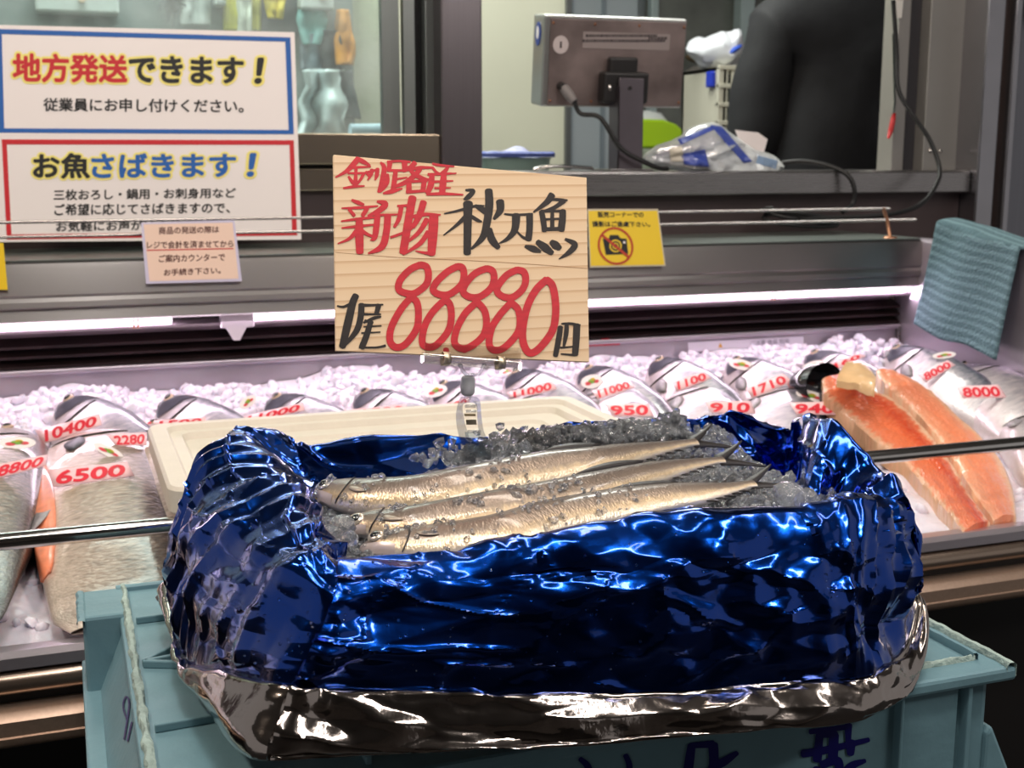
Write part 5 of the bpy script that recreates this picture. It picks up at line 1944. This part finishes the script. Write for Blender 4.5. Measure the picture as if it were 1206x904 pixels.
ck.inputs['Color1'].default_value = (*lin((214, 214, 226)), 1)
ck.inputs['Color2'].default_value = (*lin((78, 88, 156)), 1)
chk.node_tree.links.new(ck.outputs[0], chk.node_tree.nodes['Principled BSDF'].inputs['Base Color'])
o = MB().grid(g).build('checked_cloth', chk, smooth=True, solid=.004)
tag(o, 'blue and white checked cloth crumpled in the pale green tub', 'cloth')
mb = MB()
mb.bx(.74, 1.26, 2.48, 2.74, 1.15, 1.18)
for x in (.77, 1.23):
    for y in (2.51, 2.71):
        mb.bx(x - .015, x + .015, y - .015, y + .015, 0, 1.15)
o = mb.build('work_table', M_STEELD, bevel=.003)
tag(o, 'steel work table behind the ledge carrying the pale green tub', 'table')

# ------------------------------------------------------------------ bag of gloves on the ledge
pb = thing('plastic_bag', 'crumpled clear plastic bag with blue print lying on the ledge beside the scale', 'bag', (1.24, 2.19, LEDGE))
prof_b = np.array([(755, 188), (768, 172), (800, 158), (826, 146), (846, 146), (866, 160), (890, 176), (916, 186), (922, 205), (900, 217), (850, 219), (815, 203), (772, 196)], float)
nb, mb_ = 80, 26
edge = catmull(prof_b, nb, True)
ctr = np.array([845, 190.])
G = []
for k in range(mb_):
    r = math.sin(math.pi / 2 * k / (mb_ - 1))
    dep = math.cos(math.pi / 2 * k / (mb_ - 1))
    G.append([atY(*(ctr + (e_ - ctr) * r), 2.19 - .055 * dep) for e_ in edge])
back_ = [[atY(*(ctr + (e_ - ctr) * r), 2.19 + .045 * math.sqrt(1 - r * r)) for e_ in edge] for r in (.97, .8, .5, .2, .01)]
G = np.array(G + back_)
idu, idv = np.meshgrid(np.arange(G.shape[0]), np.arange(nb), indexing='ij')
nz_ = grid_normals(G)
dz_ = .016 * facet(G[..., 0] / .040, G[..., 2] / .030, 81) + .008 * facet(G[..., 0] / .017, G[..., 2] / .014, 82)
G[..., 1] += dz_
G[..., 2] = np.maximum(G[..., 2] + .3 * dz_, 1.304)
film = glass_mat('bag_film', (.95, .95, .97), .30, .14, .45)
MB().grid(G, closev=True).build('bag_film', film, pb, smooth=True, sharp=25)
m_in = mat('bag_contents', (222, 216, 232), .6, 0, .15, 25)
Gi = ctr3 = G.reshape(-1, 3).mean(0)
Gs = Gi + (G - Gi) * np.array([.86, .7, .82])
MB().grid(Gs, closev=True).build('packed_gloves', m_in, pb, smooth=True)
bp_ = Plane(atY(800, 140, 2.12), atY(900, 140, 2.12), atY(900, 215, 2.115), atY(800, 215, 2.115))


def patch(q, name, m):
    """printed panel that follows the bag's front"""
    q = np.array(q, float)
    nn = 14
    gg = []
    tree = BVHTree.FromPolygons([Vector(v) for v in G.reshape(-1, 3)], [[i * nb + j, (i + 1) * nb + j, (i + 1) * nb + (j + 1) % nb, i * nb + (j + 1) % nb] for i in range(G.shape[0] - 1) for j in range(nb)])
    for u in np.linspace(0, 1, nn):
        row = []
        for v in np.linspace(0, 1, nn):
            px, py = bil(q, u, v)
            d = unit(ray(px, py))
            h = tree.ray_cast(Vector(CAM), Vector(d))
            row.append((np.array(h[0]) - d * .0012) if h[0] is not None else atY(px, py, 2.16))
        gg.append(row)
    MB().grid(np.array(gg)).build(name, m, pb, smooth=True, solid=.0004)


M_BBLUE = mat('bag_blue', (58, 76, 160), .35, coat=.5)
patch([(798, 164), (838, 148), (842, 152), (802, 170)], 'printed_band', M_BBLUE)
patch([(836, 147), (850, 149), (886, 190), (876, 192)], 'printed_band', M_BBLUE)
patch([(802, 182), (830, 176), (836, 197), (806, 194)], 'printed_panel', M_BBLUE)
patch([(788, 175), (803, 172), (806, 190), (790, 190)], 'printed_panel', mat('bag_cream', (214, 206, 190), .4))
mb = MB()
mb.prism([atY(*q, 2.205) for q in ((866, 153), (893, 156), (904, 164), (896, 192), (880, 190))], (0, .0015, 0))
mb.build('card_insert', mat('white_card', (232, 222, 220), .5), pb)
patch([(893, 183), (916, 189), (914, 199), (890, 192)], 'printed_panel', mat('bag_teal', (120, 142, 170), .4))

# cables on the ledge and shelf
for pts, r, lab in (
        ([(1052, 0, 2.15), (1056, 60, 2.15), (1058, 105, 2.14), (1075, 135, 2.12), (1095, 165, 2.10), (1106, 195, 2.08), (1104, 215, 2.06), (1085, 240, 2.04), (1050, 252, 2.03), (1000, 256, 2.04), (940, 258, 2.05)], .0045, 'black cable hanging down the right jamb and curling onto the hood shelf'),
        ([(920, 192, 2.2), (945, 190, 2.17), (975, 195, 2.13), (998, 206, 2.10), (1006, 222, 2.09), (1004, 240, 2.09), (992, 250, 2.08)], .0048, 'black cable bending over the ledge edge right of the plastic bag')):
    P = catmull(np.array([atY(*q) for q in pts]), 70)
    P[:, 2] = np.maximum(P[:, 2], 1.2105 + r)
    o = MB().tube(P, r, 10).build('black_cable', M_RUBBER, smooth=True)
    tag(o, lab, 'cable')
coil = []
for k in range(160):
    a = k / 160 * 2 * math.pi * 3.6
    coil.append((1.36 + (.075 + .008 * math.sin(a * .37)) * math.cos(a), 2.085 + .032 * math.sin(a) , 1.222 + .022 * (1 + math.sin(a * .9)) * .6 + .0035 * (k / 40)))
o = MB().tube(catmull(np.array(coil), 320), .004, 8).build('cable_coil', M_RUBBER, smooth=True)
tag(o, 'loose coil of black cable lying on the hood shelf under the ledge', 'cable')
pg = thing('jack_plug', 'red connector dangling on a thin cord at the right jamb', 'plug', atY(1050, 162, 2.18))
MB().tube([atY(1052, 40, 2.18), atY(1053, 90, 2.175), atY(1054, 120, 2.175), atY(1052, 136, 2.18)], .002, 8).build('cord', mat('dark_green_cord', (34, 44, 40), .5), pg, smooth=True)
MB().tube([atY(1053, 133, 2.18), atY(1052, 140, 2.18), atY(1049, 154, 2.18), atY(1046, 163, 2.18)], [.0035, .0052, .0055, .0025], 12).build('connector', mat('red_connector', (186, 44, 46), .35), pg, smooth=True)
MB().prism([atY(*q, 2.186) for q in ((1055, 0), (1064, 0), (1062, 21), (1055, 22))], (0, .004, 0)).build('wall_tag', mat('white_tag', (210, 206, 200), .5))
tag(bpy.data.objects['wall_tag'], 'small white tag at the top of the right jamb', 'tag')

# ------------------------------------------------------------------ back room
# grey cabinet wall with window far behind
mb = MB()
mb.bx(1.33, 2.1, 4.38, 4.5, 0, 2.9)
mb.bx(1.80, 1.83, 4.36, 4.38, 0, 2.9, mi=1)
mb.bx(1.95, 1.965, 4.365, 4.38, 0, 2.9, mi=1)
struct(mb.build('wall_cabinet', [mat('cabinet_white', (190, 198, 204), .35, .1), mat('cabinet_seam', (150, 160, 168), .4, .3)]))
wn2 = MB()
wn2.bx(2.13, 2.16, 4.32, 4.36, 1.2, 2.6)
wn2.bx(2.50, 2.56, 4.30, 4.36, 1.2, 2.6)
wn2.bx(2.10, 2.9, 4.32, 4.36, 1.16, 1.2)
wn2.bx(2.68, 2.72, 4.30, 4.36, 1.2, 2.6)
w2 = struct(wn2.build('window_2', mat('window_frame_pale', (172, 186, 186), .4, .2), bevel=.004))
MB().bx(2.13, 2.9, 4.37, 4.375, 1.2, 2.6).build('window_pane', mat('dull_pane', (108, 110, 104), .15, 0, .25, 5), w2)
# counter with things along the back
mb = MB()
mb.bx(1.33, 3.2, 3.75, 4.3, 1.28, 1.32)
mb.bx(1.36, 3.2, 3.80, 4.3, 0, 1.28, mi=1)
o = mb.build('back_counter', [M_STEEL, M_WALLG], bevel=.004)
tag(o, 'pale steel work counter along the far wall behind the scale', 'counter')

g = thing('tape_dispenser', 'lime green rounded container behind the scale post', 'container', (1.70, 3.85, 1.32))
mb = MB()
c0, c1 = atY(752, 152, 3.85), atY(808, 128, 3.85)
zz = [(0, .0), (.0, .095), (.09, .093), (.14, .078), (.18, .045), (.195, .0)]
mb.prism([(c0[0] - .02 + x, 3.80, 1.395 + z) for x, z in zz], (0, .14, 0))
mb.build('lid', mat('lime_green', (176, 214, 40), .35), g, bevel=.008)
mb = MB()
mb.prism([(c0[0] - .03, 3.79, 1.32), (c0[0] + .19, 3.79, 1.32), (c0[0] + .19, 3.79, 1.392), (c0[0] - .03, 3.79, 1.392)], (0, .16, 0))
mb.build('base', mat('grey_green_base', (150, 160, 142), .4), g, bevel=.008)
g = thing('white_dome', 'white rounded appliance right of the lime green container', 'appliance', (1.93, 3.95, 1.32))
MB().lathe((1.935, 3.95, 1.32), [(0, 0), (.07, 0), (.085, .03), (.09, .10), (.08, .16), (.05, .195), (0, .205)], 24).build('dome', mat('appliance_white', (212, 214, 212), .3), g, smooth=True, sharp=50)
MB().lathe((1.935, 3.95, 1.32), [(.086, .05), (.0895, .05), (.0895, .058), (.086, .058)], 24).build('seam', M_STEELD, g)
for nm, lab, px0, px1, py0, py1, Y_, c_ in (
        ('storage_box', 'brown parcel seen through the far window', 800, 832, 60, 78, 4.33, (140, 116, 86)),
        ('storage_box', 'grey bundle beneath the parcel at the far window', 790, 850, 82, 106, 4.31, (134, 128, 122))):
    a, b = atY(px0, py1, Y_), atY(px1, py0, Y_)
    gg = MB()
    gg.ball((a + b) / 2, ((b[0] - a[0]) / 2, .05, (b[2] - a[2]) / 2), 12, 18)
    V = np.array(gg.v)
    V += .012 * np.stack([vnoise(V[:, 0] * 30, V[:, 2] * 30, 3), 0 * V[:, 0] - .06 / .012, vnoise(V[:, 2] * 30, V[:, 0] * 30, 4)], 1)
    gg.v = [tuple(p) for p in V]
    o = gg.build('cloth_bundle', mat('bundle_' + str(c_[0]), c_, .7, 0, .2, 20), smooth=True)
    tag(o, lab.replace('parcel', 'cloth bundle') if c_[0] == 140 else 'grey cloth bundle beneath the brown one at the far window', 'cloth')
# perforated white rack and a bag on it, left of the person
rk = thing('perforated_rack', 'white perforated plastic rack just left of the person in black', 'rack', atY(858, 146, 3.2))
p00, p11 = atY(845, 146, 3.2), atY(885, 80, 3.2)
mb = MB()
x0, x1, z0, z1 = p00[0], p11[0], 1.20, p11[2]
M_RACK = mat('rack_white', (214, 210, 192), .4)
for x in np.linspace(x0 + .02, x1, 4):
    mb.bx(x - .005, x + .005, 3.2, 3.21, z0, z1)
for z in np.linspace(z0, z1, 9):
    mb.bx(x0, x1, 3.198, 3.212, z - .006, z + .006)
mb.bx(x0, x0 + .03, 3.2, 3.215, z0, z1)
mb.build('front', M_RACK, rk, bevel=.001)
mb = MB()
mb.bx(x0, x1, 3.212, 3.42, z0 - .012, z0)
mb.bx(x0, x0 + .012, 3.212, 3.42, z0, z1)
mb.bx(x0, x1, 3.41, 3.42, z0, z1)
mb.bx(x0, x1, 3.215, 3.41, z1 - .01, z1)
mb.build('body', M_RACK, rk)
MB().bx(x0 - .024, x0, 3.2, 3.24, z0 + .17, z0 + .21).build('side_clip', M_RACK, rk, bevel=.002)
mb = MB()
mb.bx(x0 - .05, x1 + .03, 3.14, 3.5, 1.15, 1.188)
mb.bx(x0, x1 + .02, 3.16, 3.46, 0, 1.15)
o = mb.build('side_cabinet', M_WALLG, bevel=.004)
tag(o, 'grey cabinet carrying the white perforated rack', 'cabinet')
wb = thing('white_bag', 'white plastic bag with a blue mark on top of the perforated rack', 'bag', ((x0 + x1) / 2, 3.31, z1))
gg = MB()
gg.ball(((x0 + x1) / 2 + .01, 3.31, z1 + .046), (.085, .08, .050), 24, 36)
V = np.array(gg.v)
V[:, 0] += .022 * facet(V[:, 1] * 30, V[:, 2] * 30, 5)
V[:, 1] += .014 * facet(V[:, 0] * 30, V[:, 2] * 30, 6)
V[:, 2] = np.maximum(z1, V[:, 2] + .020 * facet(V[:, 0] * 26, V[:, 1] * 26, 8) + .022 * np.exp(-((V[:, 0] - (x0 + x1) / 2 - .04) / .03) ** 2))
gg.v = [tuple(p) for p in V]
gg.build('bag', mat('white_film', (222, 224, 230), .35), wb, smooth=True, sharp=30)
gg = MB()
gg.ball(((x0 + x1) / 2 + .012, 3.236, z1 + .050), (.034, .012, .008), 8, 14, [[.85, 0, .5], [0, 1, 0], [-.5, 0, .85]])
gg.build('blue_mark', mat('mark_blue', (52, 86, 190), .4), wb, smooth=True)
bb_ = MB().bx(x0 - .016, x0 - .001, 3.215, 3.25, z1 - .055, z1 - .01)
o = bb_.build('blue_clip', mat('clip_blue', (40, 62, 190), .4), rk, bevel=.004)

# ------------------------------------------------------------------ things on the left behind the glass
bdp = MB()
bdp.bx(-.85, .700, 3.060, 3.098, 0, 2.9)
struct(bdp.build('wall_tool_panel', mat('tool_panel_grey', (142, 150, 150), .5, .2, .08, 4)))


def hang(px0, px1, py0, py1, Y_, m, name, label, cat, seed, th=.02, shape=None, amp=.006):
    """soft thing hanging on the tool panel: a thick, folded sheet"""
    nu_, nv_ = 22, 26
    g = []
    for i in range(nu_):
        row = []
        for j in range(nv_):
            u, v = i / (nu_ - 1), j / (nv_ - 1)
            w0 = 1.0 if shape is None else np.interp(v, np.linspace(0, 1, len(shape)), shape)
            px = (px0 + px1) / 2 + (u - .5) * (px1 - px0) * w0
            py = py0 + (py1 - py0) * v
            d = amp * (math.sin(u * 9 + seed) + float(vnoise(np.array(u * 5.), np.array(v * 4.), seed)))
            row.append(atY(px, py, Y_ + d))
        g.append(row)
    o = MB().grid(np.array(g)).build(name, m, smooth=True, solid=th)
    return tag(o, label, cat)


hang(392, 416, 12, 76, 3.03, mat('orange_tool', (222, 150, 60), .45), 'orange_glove', 'orange glove hanging behind the window glass', 'glove', 1, .02, [.25, .4, .55, 1, 1, .8])
hang(376, 404, 36, 84, 3.035, mat('black_pouch', (66, 68, 72), .6), 'black_pouch', 'dark pouch hanging beside the orange glove', 'pouch', 2, .02, [.7, 1, .9, .8])
hang(384, 424, 84, 140, 3.03, mat('dark_cloth', (78, 84, 88), .6), 'dark_cloth', 'dark cloth strip hanging below the orange glove', 'cloth', 3, .015, [.4, .55, .8, 1])
hang(350, 384, 12, 52, 3.03, mat('teal_card', (138, 184, 182), .5), 'teal_cloth', 'pale teal cloth hanging at the upper right of the white notice', 'cloth', 4, .012, [.9, 1, .8, .5])
hang(352, 410, 82, 162, 3.00, mat('clear_apron', (206, 218, 220), .3), 'vinyl_apron', 'crumpled whitish vinyl apron right of the white notice', 'apron', 5, .015, [.75, .6, .95, .8, 1.05], .03)
hang(354, 380, 40, 82, 3.038, mat('grey_sheet', (128, 140, 150), .5), 'grey_pouch', 'grey pouch hanging beneath the teal cloth', 'pouch', 6, .012, [1, 1, .9])
hang(264, 306, -30, 36, 3.03, mat('yellow_cloth', (214, 206, 96), .5, 0, .2, 10), 'yellow_cloth', 'yellow cloth behind the glass above the white notice', 'cloth', 7, .015)
hang(280, 296, -30, 38, 3.01, mat('pale_cloth', (216, 218, 206), .5), 'pale_cloth', 'pale strip of cloth in front of the yellow cloth', 'cloth', 8, .012)
hang(312, 336, -20, 22, 3.02, mat('yellow_rope', (210, 186, 52), .5), 'yellow_glove', 'yellow glove in front of a dark panel above the white notice', 'glove', 9, .015, [1, .9, .5])
hang(214, 246, -30, 30, 3.03, mat('pale_grey_cloth', (196, 200, 198), .5), 'grey_towel', 'pale grey towel behind the glass above the white notice', 'towel', 10, .012)
for px0, px1, py0, py1, lab in ((42, 138, -20, 15, 'long white box on a bracket behind the glass above the white notice'), (352, 390, -12, 12, 'small white switch box behind the glass above the teal cloth'), (252, 264, -20, 8, 'small pale box left of the yellow cloth')):
    a, b = atY(px0, py1, 3.03), atY(px1, py0, 3.03)
    t = thing('wall_box', lab, 'box', ((a[0] + b[0]) / 2, 3.05, a[2]))
    MB().bx(a[0], b[0], 3.00, 3.06, a[2], b[2]).build('case', mat('wall_box_white', (216, 220, 218), .4), t, bevel=.006)
    MB().tube([((a[0] + b[0]) / 2 + .01, 3.0, a[2] + .03), ((a[0] + b[0]) / 2 + .01, 2.99, a[2] + .03)], .008, 12).build('lamp', mat('indicator', (250, 220, 190), .4), t)
a, b = atY(305, 42, 3.055), atY(348, -30, 3.055)
o = MB().bx(a[0], b[0], 3.045, 3.058, a[2], b[2]).build('wall_board', mat('dark_board', (84, 88, 92), .5), bevel=.002)
tag(o, 'dark board behind the yellow glove', 'board')
# spiky fern-like brush at upper centre
br = thing('bottle_brush', 'dark bristled brush hanging behind the glass above the white notice', 'brush', atY(200, 22, 3.04))
mb = MB()
c = atY(196, -2, 3.03)
mb.tube([c + A_([-.03, 0, .10]), c, c + A_([.02, 0, -.03])], .005, 8)
mb.build('handle', M_BLKP, br, smooth=True)
mb = MB()
for k in range(70):
    a_ = rng.uniform(0, 2 * math.pi)
    q = c + A_([.02 * (k / 70), 0, -.05 * (k / 70) + .02])
    mb.tube([q, q + A_([.035 * math.cos(a_), -.012, .02 * math.sin(a_) - .018])], .0012, 4)
mb.build('bristles', mat('bristle_grey', (96, 102, 104), .6), br)
tr = thing('foam_tray', 'white foam tray and pale blue roll on the sill behind the glass', 'tray', atY(430, 160, 2.5))
a, b = atY(352, 160, 2.45), atY(468, 138, 2.45)
mb = MB()
mb.bx(a[0], a[0] + .13, 2.42, 2.52, 1.345, 1.40)
mb.build('tray', mat('tray_white', (214, 224, 226), .5), tr, bevel=.008)
mb = MB()
mb.tube([(a[0] + .10, 2.44, 1.405), (b[0], 2.44, 1.405)], [.018, .020], 16)
mb.build('roll', mat('roll_pale_blue', (174, 200, 216), .5), tr, smooth=True, sharp=40)
mb = MB()
mb.bx(-.6, .60, 2.36, 2.70, 1.31, 1.345)
mb.bx(-.55, .55, 2.40, 2.66, 0, 1.31, mi=1)
o = mb.build('inner_counter', [M_STEEL, M_WALLG], bevel=.003)
tag(o, 'steel counter behind the window glass on the left', 'counter')

# ------------------------------------------------------------------ person in black, back towards us
PX, PY = 1.915, 2.80


def skin_mesh(name, pts, edges, m, parent, sub=2, root=0, disp=0., dscale=10, seed=0):
    me = bpy.data.meshes.new('tmp')
    me.from_pydata([Vector(p[:3]) for p in pts], edges, [])
    o = bpy.data.objects.new('tmp', me)
    COL.objects.link(o)
    o.modifiers.new('k', 'SKIN')
    sv = me.skin_vertices[0].data
    for i, p in enumerate(pts):
        sv[i].radius = (p[3], p[4] if len(p) > 4 else p[3])
        sv[i].use_root = i == root
    s = o.modifiers.new('s', 'SUBSURF')
    s.levels = s.render_levels = sub
    dg = bpy.context.evaluated_depsgraph_get()
    ev = bpy.data.meshes.new_from_object(o.evaluated_get(dg))
    V = np.array([v.co[:] for v in ev.vertices])
    Fc = [list(p.vertices) for p in ev.polygons]
    N = np.array([v.normal[:] for v in ev.vertices])
    bpy.data.objects.remove(o)
    bpy.data.meshes.remove(me)
    if disp:
        V = V + N * (disp * (vnoise(V[:, 0] * dscale + V[:, 1] * 7, V[:, 2] * dscale * .6, seed) + .6 * facet(V[:, 0] * dscale * 1.4, V[:, 2] * dscale * .8, seed + 1)))[:, None]
    return MB().add(V, Fc).build(name, m, parent, smooth=True)


o = MB()
for k in range(7):
    o.bx(1.45, 2.35, 2.5 + k * .085, 2.565 + k * .085, .075, .10)
for k in range(3):
    o.bx(1.50 + k * .38, 1.55 + k * .38, 2.5, 3.075, 0, .075)
o = o.build('duckboard', mat('duckboard_wood', (90, 76, 64), .8))
tag(o, 'low slatted duckboard the person in black stands on', 'duckboard')
ps = thing('person', 'person in a loose black jacket standing with their back to us behind the ledge', 'person', (PX, PY, 0))
SKIN = mat('skin', (214, 168, 140), .5, sss=.05)
Z0 = .02
x, y = PX, PY
UPZ = .17
B = [(x, y, 1.00, .13, .10), (x, y, 1.14, .125, .095), (x, y, 1.32, .145, .105), (x, y, 1.47, .150, .10), (x, y + .08, 1.58, .07, .065), (x, y + .18, 1.65, .052, .055), (x, y + .25, 1.69, .070, .082), (x, y + .28, 1.76, .076, .092), (x, y + .29, 1.83, .06, .07),
     (x - .17, y, 1.49, .055), (x - .215, y + .02, 1.36, .046), (x - .225, y + .03, 1.22, .040), (x - .205, y + .15, 1.14, .034), (x - .18, y + .24, 1.12, .026), (x - .17, y + .30, 1.12, .028, .016),
     (x + .17, y, 1.49, .055), (x + .215, y + .02, 1.36, .046), (x + .225, y + .03, 1.22, .040), (x + .205, y + .15, 1.14, .034), (x + .18, y + .24, 1.12, .026), (x + .17, y + .30, 1.12, .028, .016),
     (x - .09, y, .90, .085), (x - .095, y + .01, .55, .055), (x - .095, y - .01, .30, .048), (x - .095, y, .07, .036), (x - .10, y + .12, .03, .034, .024),
     (x + .09, y, .90, .085), (x + .095, y + .01, .55, .055), (x + .095, y - .01, .30, .048), (x + .095, y, .07, .036), (x + .10, y + .12, .03, .034, .024)]
Ed = [(0, 1), (1, 2), (2, 3), (3, 4), (4, 5), (5, 6), (6, 7), (7, 8), (3, 9), (9, 10), (10, 11), (11, 12), (12, 13), (13, 14), (3, 15), (15, 16), (16, 17), (17, 18), (18, 19), (19, 20), (0, 21), (21, 22), (22, 23), (23, 24), (24, 25), (0, 26), (26, 27), (27, 28), (28, 29), (29, 30)]
for s_, hi in ((-1, 14), (1, 20)):
    hx = x + s_ * .17
    for k, (dx, ln) in enumerate(((-.022, .055), (-.008, .066), (.007, .062), (.021, .048))):
        b0 = len(B)
        B += [(hx + dx, y + .325, 1.12, .0095), (hx + dx * 1.1, y + .325 + ln * .55, 1.115, .0088), (hx + dx * 1.1, y + .325 + ln, 1.10, .0078)]
        Ed += [(hi, b0), (b0, b0 + 1), (b0 + 1, b0 + 2)]
    b0 = len(B)
    B += [(hx - s_ * .034, y + .295, 1.118, .010), (hx - s_ * .045, y + .33, 1.112, .009)]
    Ed += [(hi - 1, b0), (b0, b0 + 1)]
# nose and ears grow from the head
b0 = len(B)
B += [(x, y + .375, 1.735, .012), (x - .082, y + .27, 1.745, .010, .016), (x + .082, y + .27, 1.745, .010, .016)]
Ed += [(7, b0), (7, b0 + 1), (7, b0 + 2)]
skin_mesh('body', B, Ed, SKIN, ps)
JK = mat('black_jacket', (30, 30, 33), .8, 0, .15, 20, .25, 14)
J = [(x, y, .94, .185, .135), (x, y, 1.08, .185, .135), (x, y, 1.24, .195, .140), (x, y, 1.40, .195, .140), (x, y, 1.53, .185, .125), (x, y + .08, 1.63, .165, .12),
     (x - .190, y, 1.50, .085), (x - .212, y + .02, 1.38, .080), (x - .215, y + .03, 1.23, .070), (x - .205, y + .14, 1.15, .056), (x - .19, y + .225, 1.125, .046),
     (x + .190, y, 1.50, .085), (x + .225, y + .02, 1.38, .082), (x + .235, y + .03, 1.23, .070), (x + .215, y + .14, 1.15, .056), (x + .19, y + .225, 1.125, .046)]
JE = [(0, 1), (1, 2), (2, 3), (3, 4), (4, 5), (4, 6), (6, 7), (7, 8), (8, 9), (9, 10), (4, 11), (11, 12), (12, 13), (13, 14), (14, 15)]
skin_mesh('jacket', J, JE, JK, ps, 3, 0, .010, 9, 5)
Tq = [(x, y, .96, .16, .125), (x - .095, y, .86, .105), (x - .10, y + .005, .55, .078), (x - .10, y, .30, .07), (x - .10, y + .01, .10, .066), (x + .095, y, .86, .105), (x + .10, y + .005, .55, .078), (x + .10, y, .30, .07), (x + .10, y + .01, .10, .066)]
skin_mesh('trousers', Tq, [(0, 1), (1, 2), (2, 3), (3, 4), (0, 5), (5, 6), (6, 7), (7, 8)], mat('dark_trousers', (44, 46, 54), .8), ps, 2, 0, .004, 12, 9)
hr = MB()
hr.ball((x, y + .258, 1.775), (.088, .102, .088), 14, 22)
V = np.array(hr.v)
V[:, 2] = np.where(V[:, 1] > y + .315, np.maximum(V[:, 2], 1.79), np.maximum(V[:, 2], 1.695))
hr.v = [tuple(p) for p in V]
hr.build('hair', mat('black_hair', (26, 24, 24), .5), ps, smooth=True)
for s_ in (-1, 1):
    MB().ball((x + s_ * .032, y + .352, 1.752), (.011, .008, .007), 8, 12).build('eye', M_EYE, ps, smooth=True)
MB().ball((x, y + .352, 1.69), (.022, .008, .005), 8, 12).build('mouth', mat('lips', (176, 104, 96), .5), ps, smooth=True)
for s_ in (-1, 1):
    MB().ball((x + s_ * .10, y + .06, .045), (.05, .135, .045), 10, 16).build('shoe', M_RUBBER, ps, smooth=True)

ps.location.z += UPZ
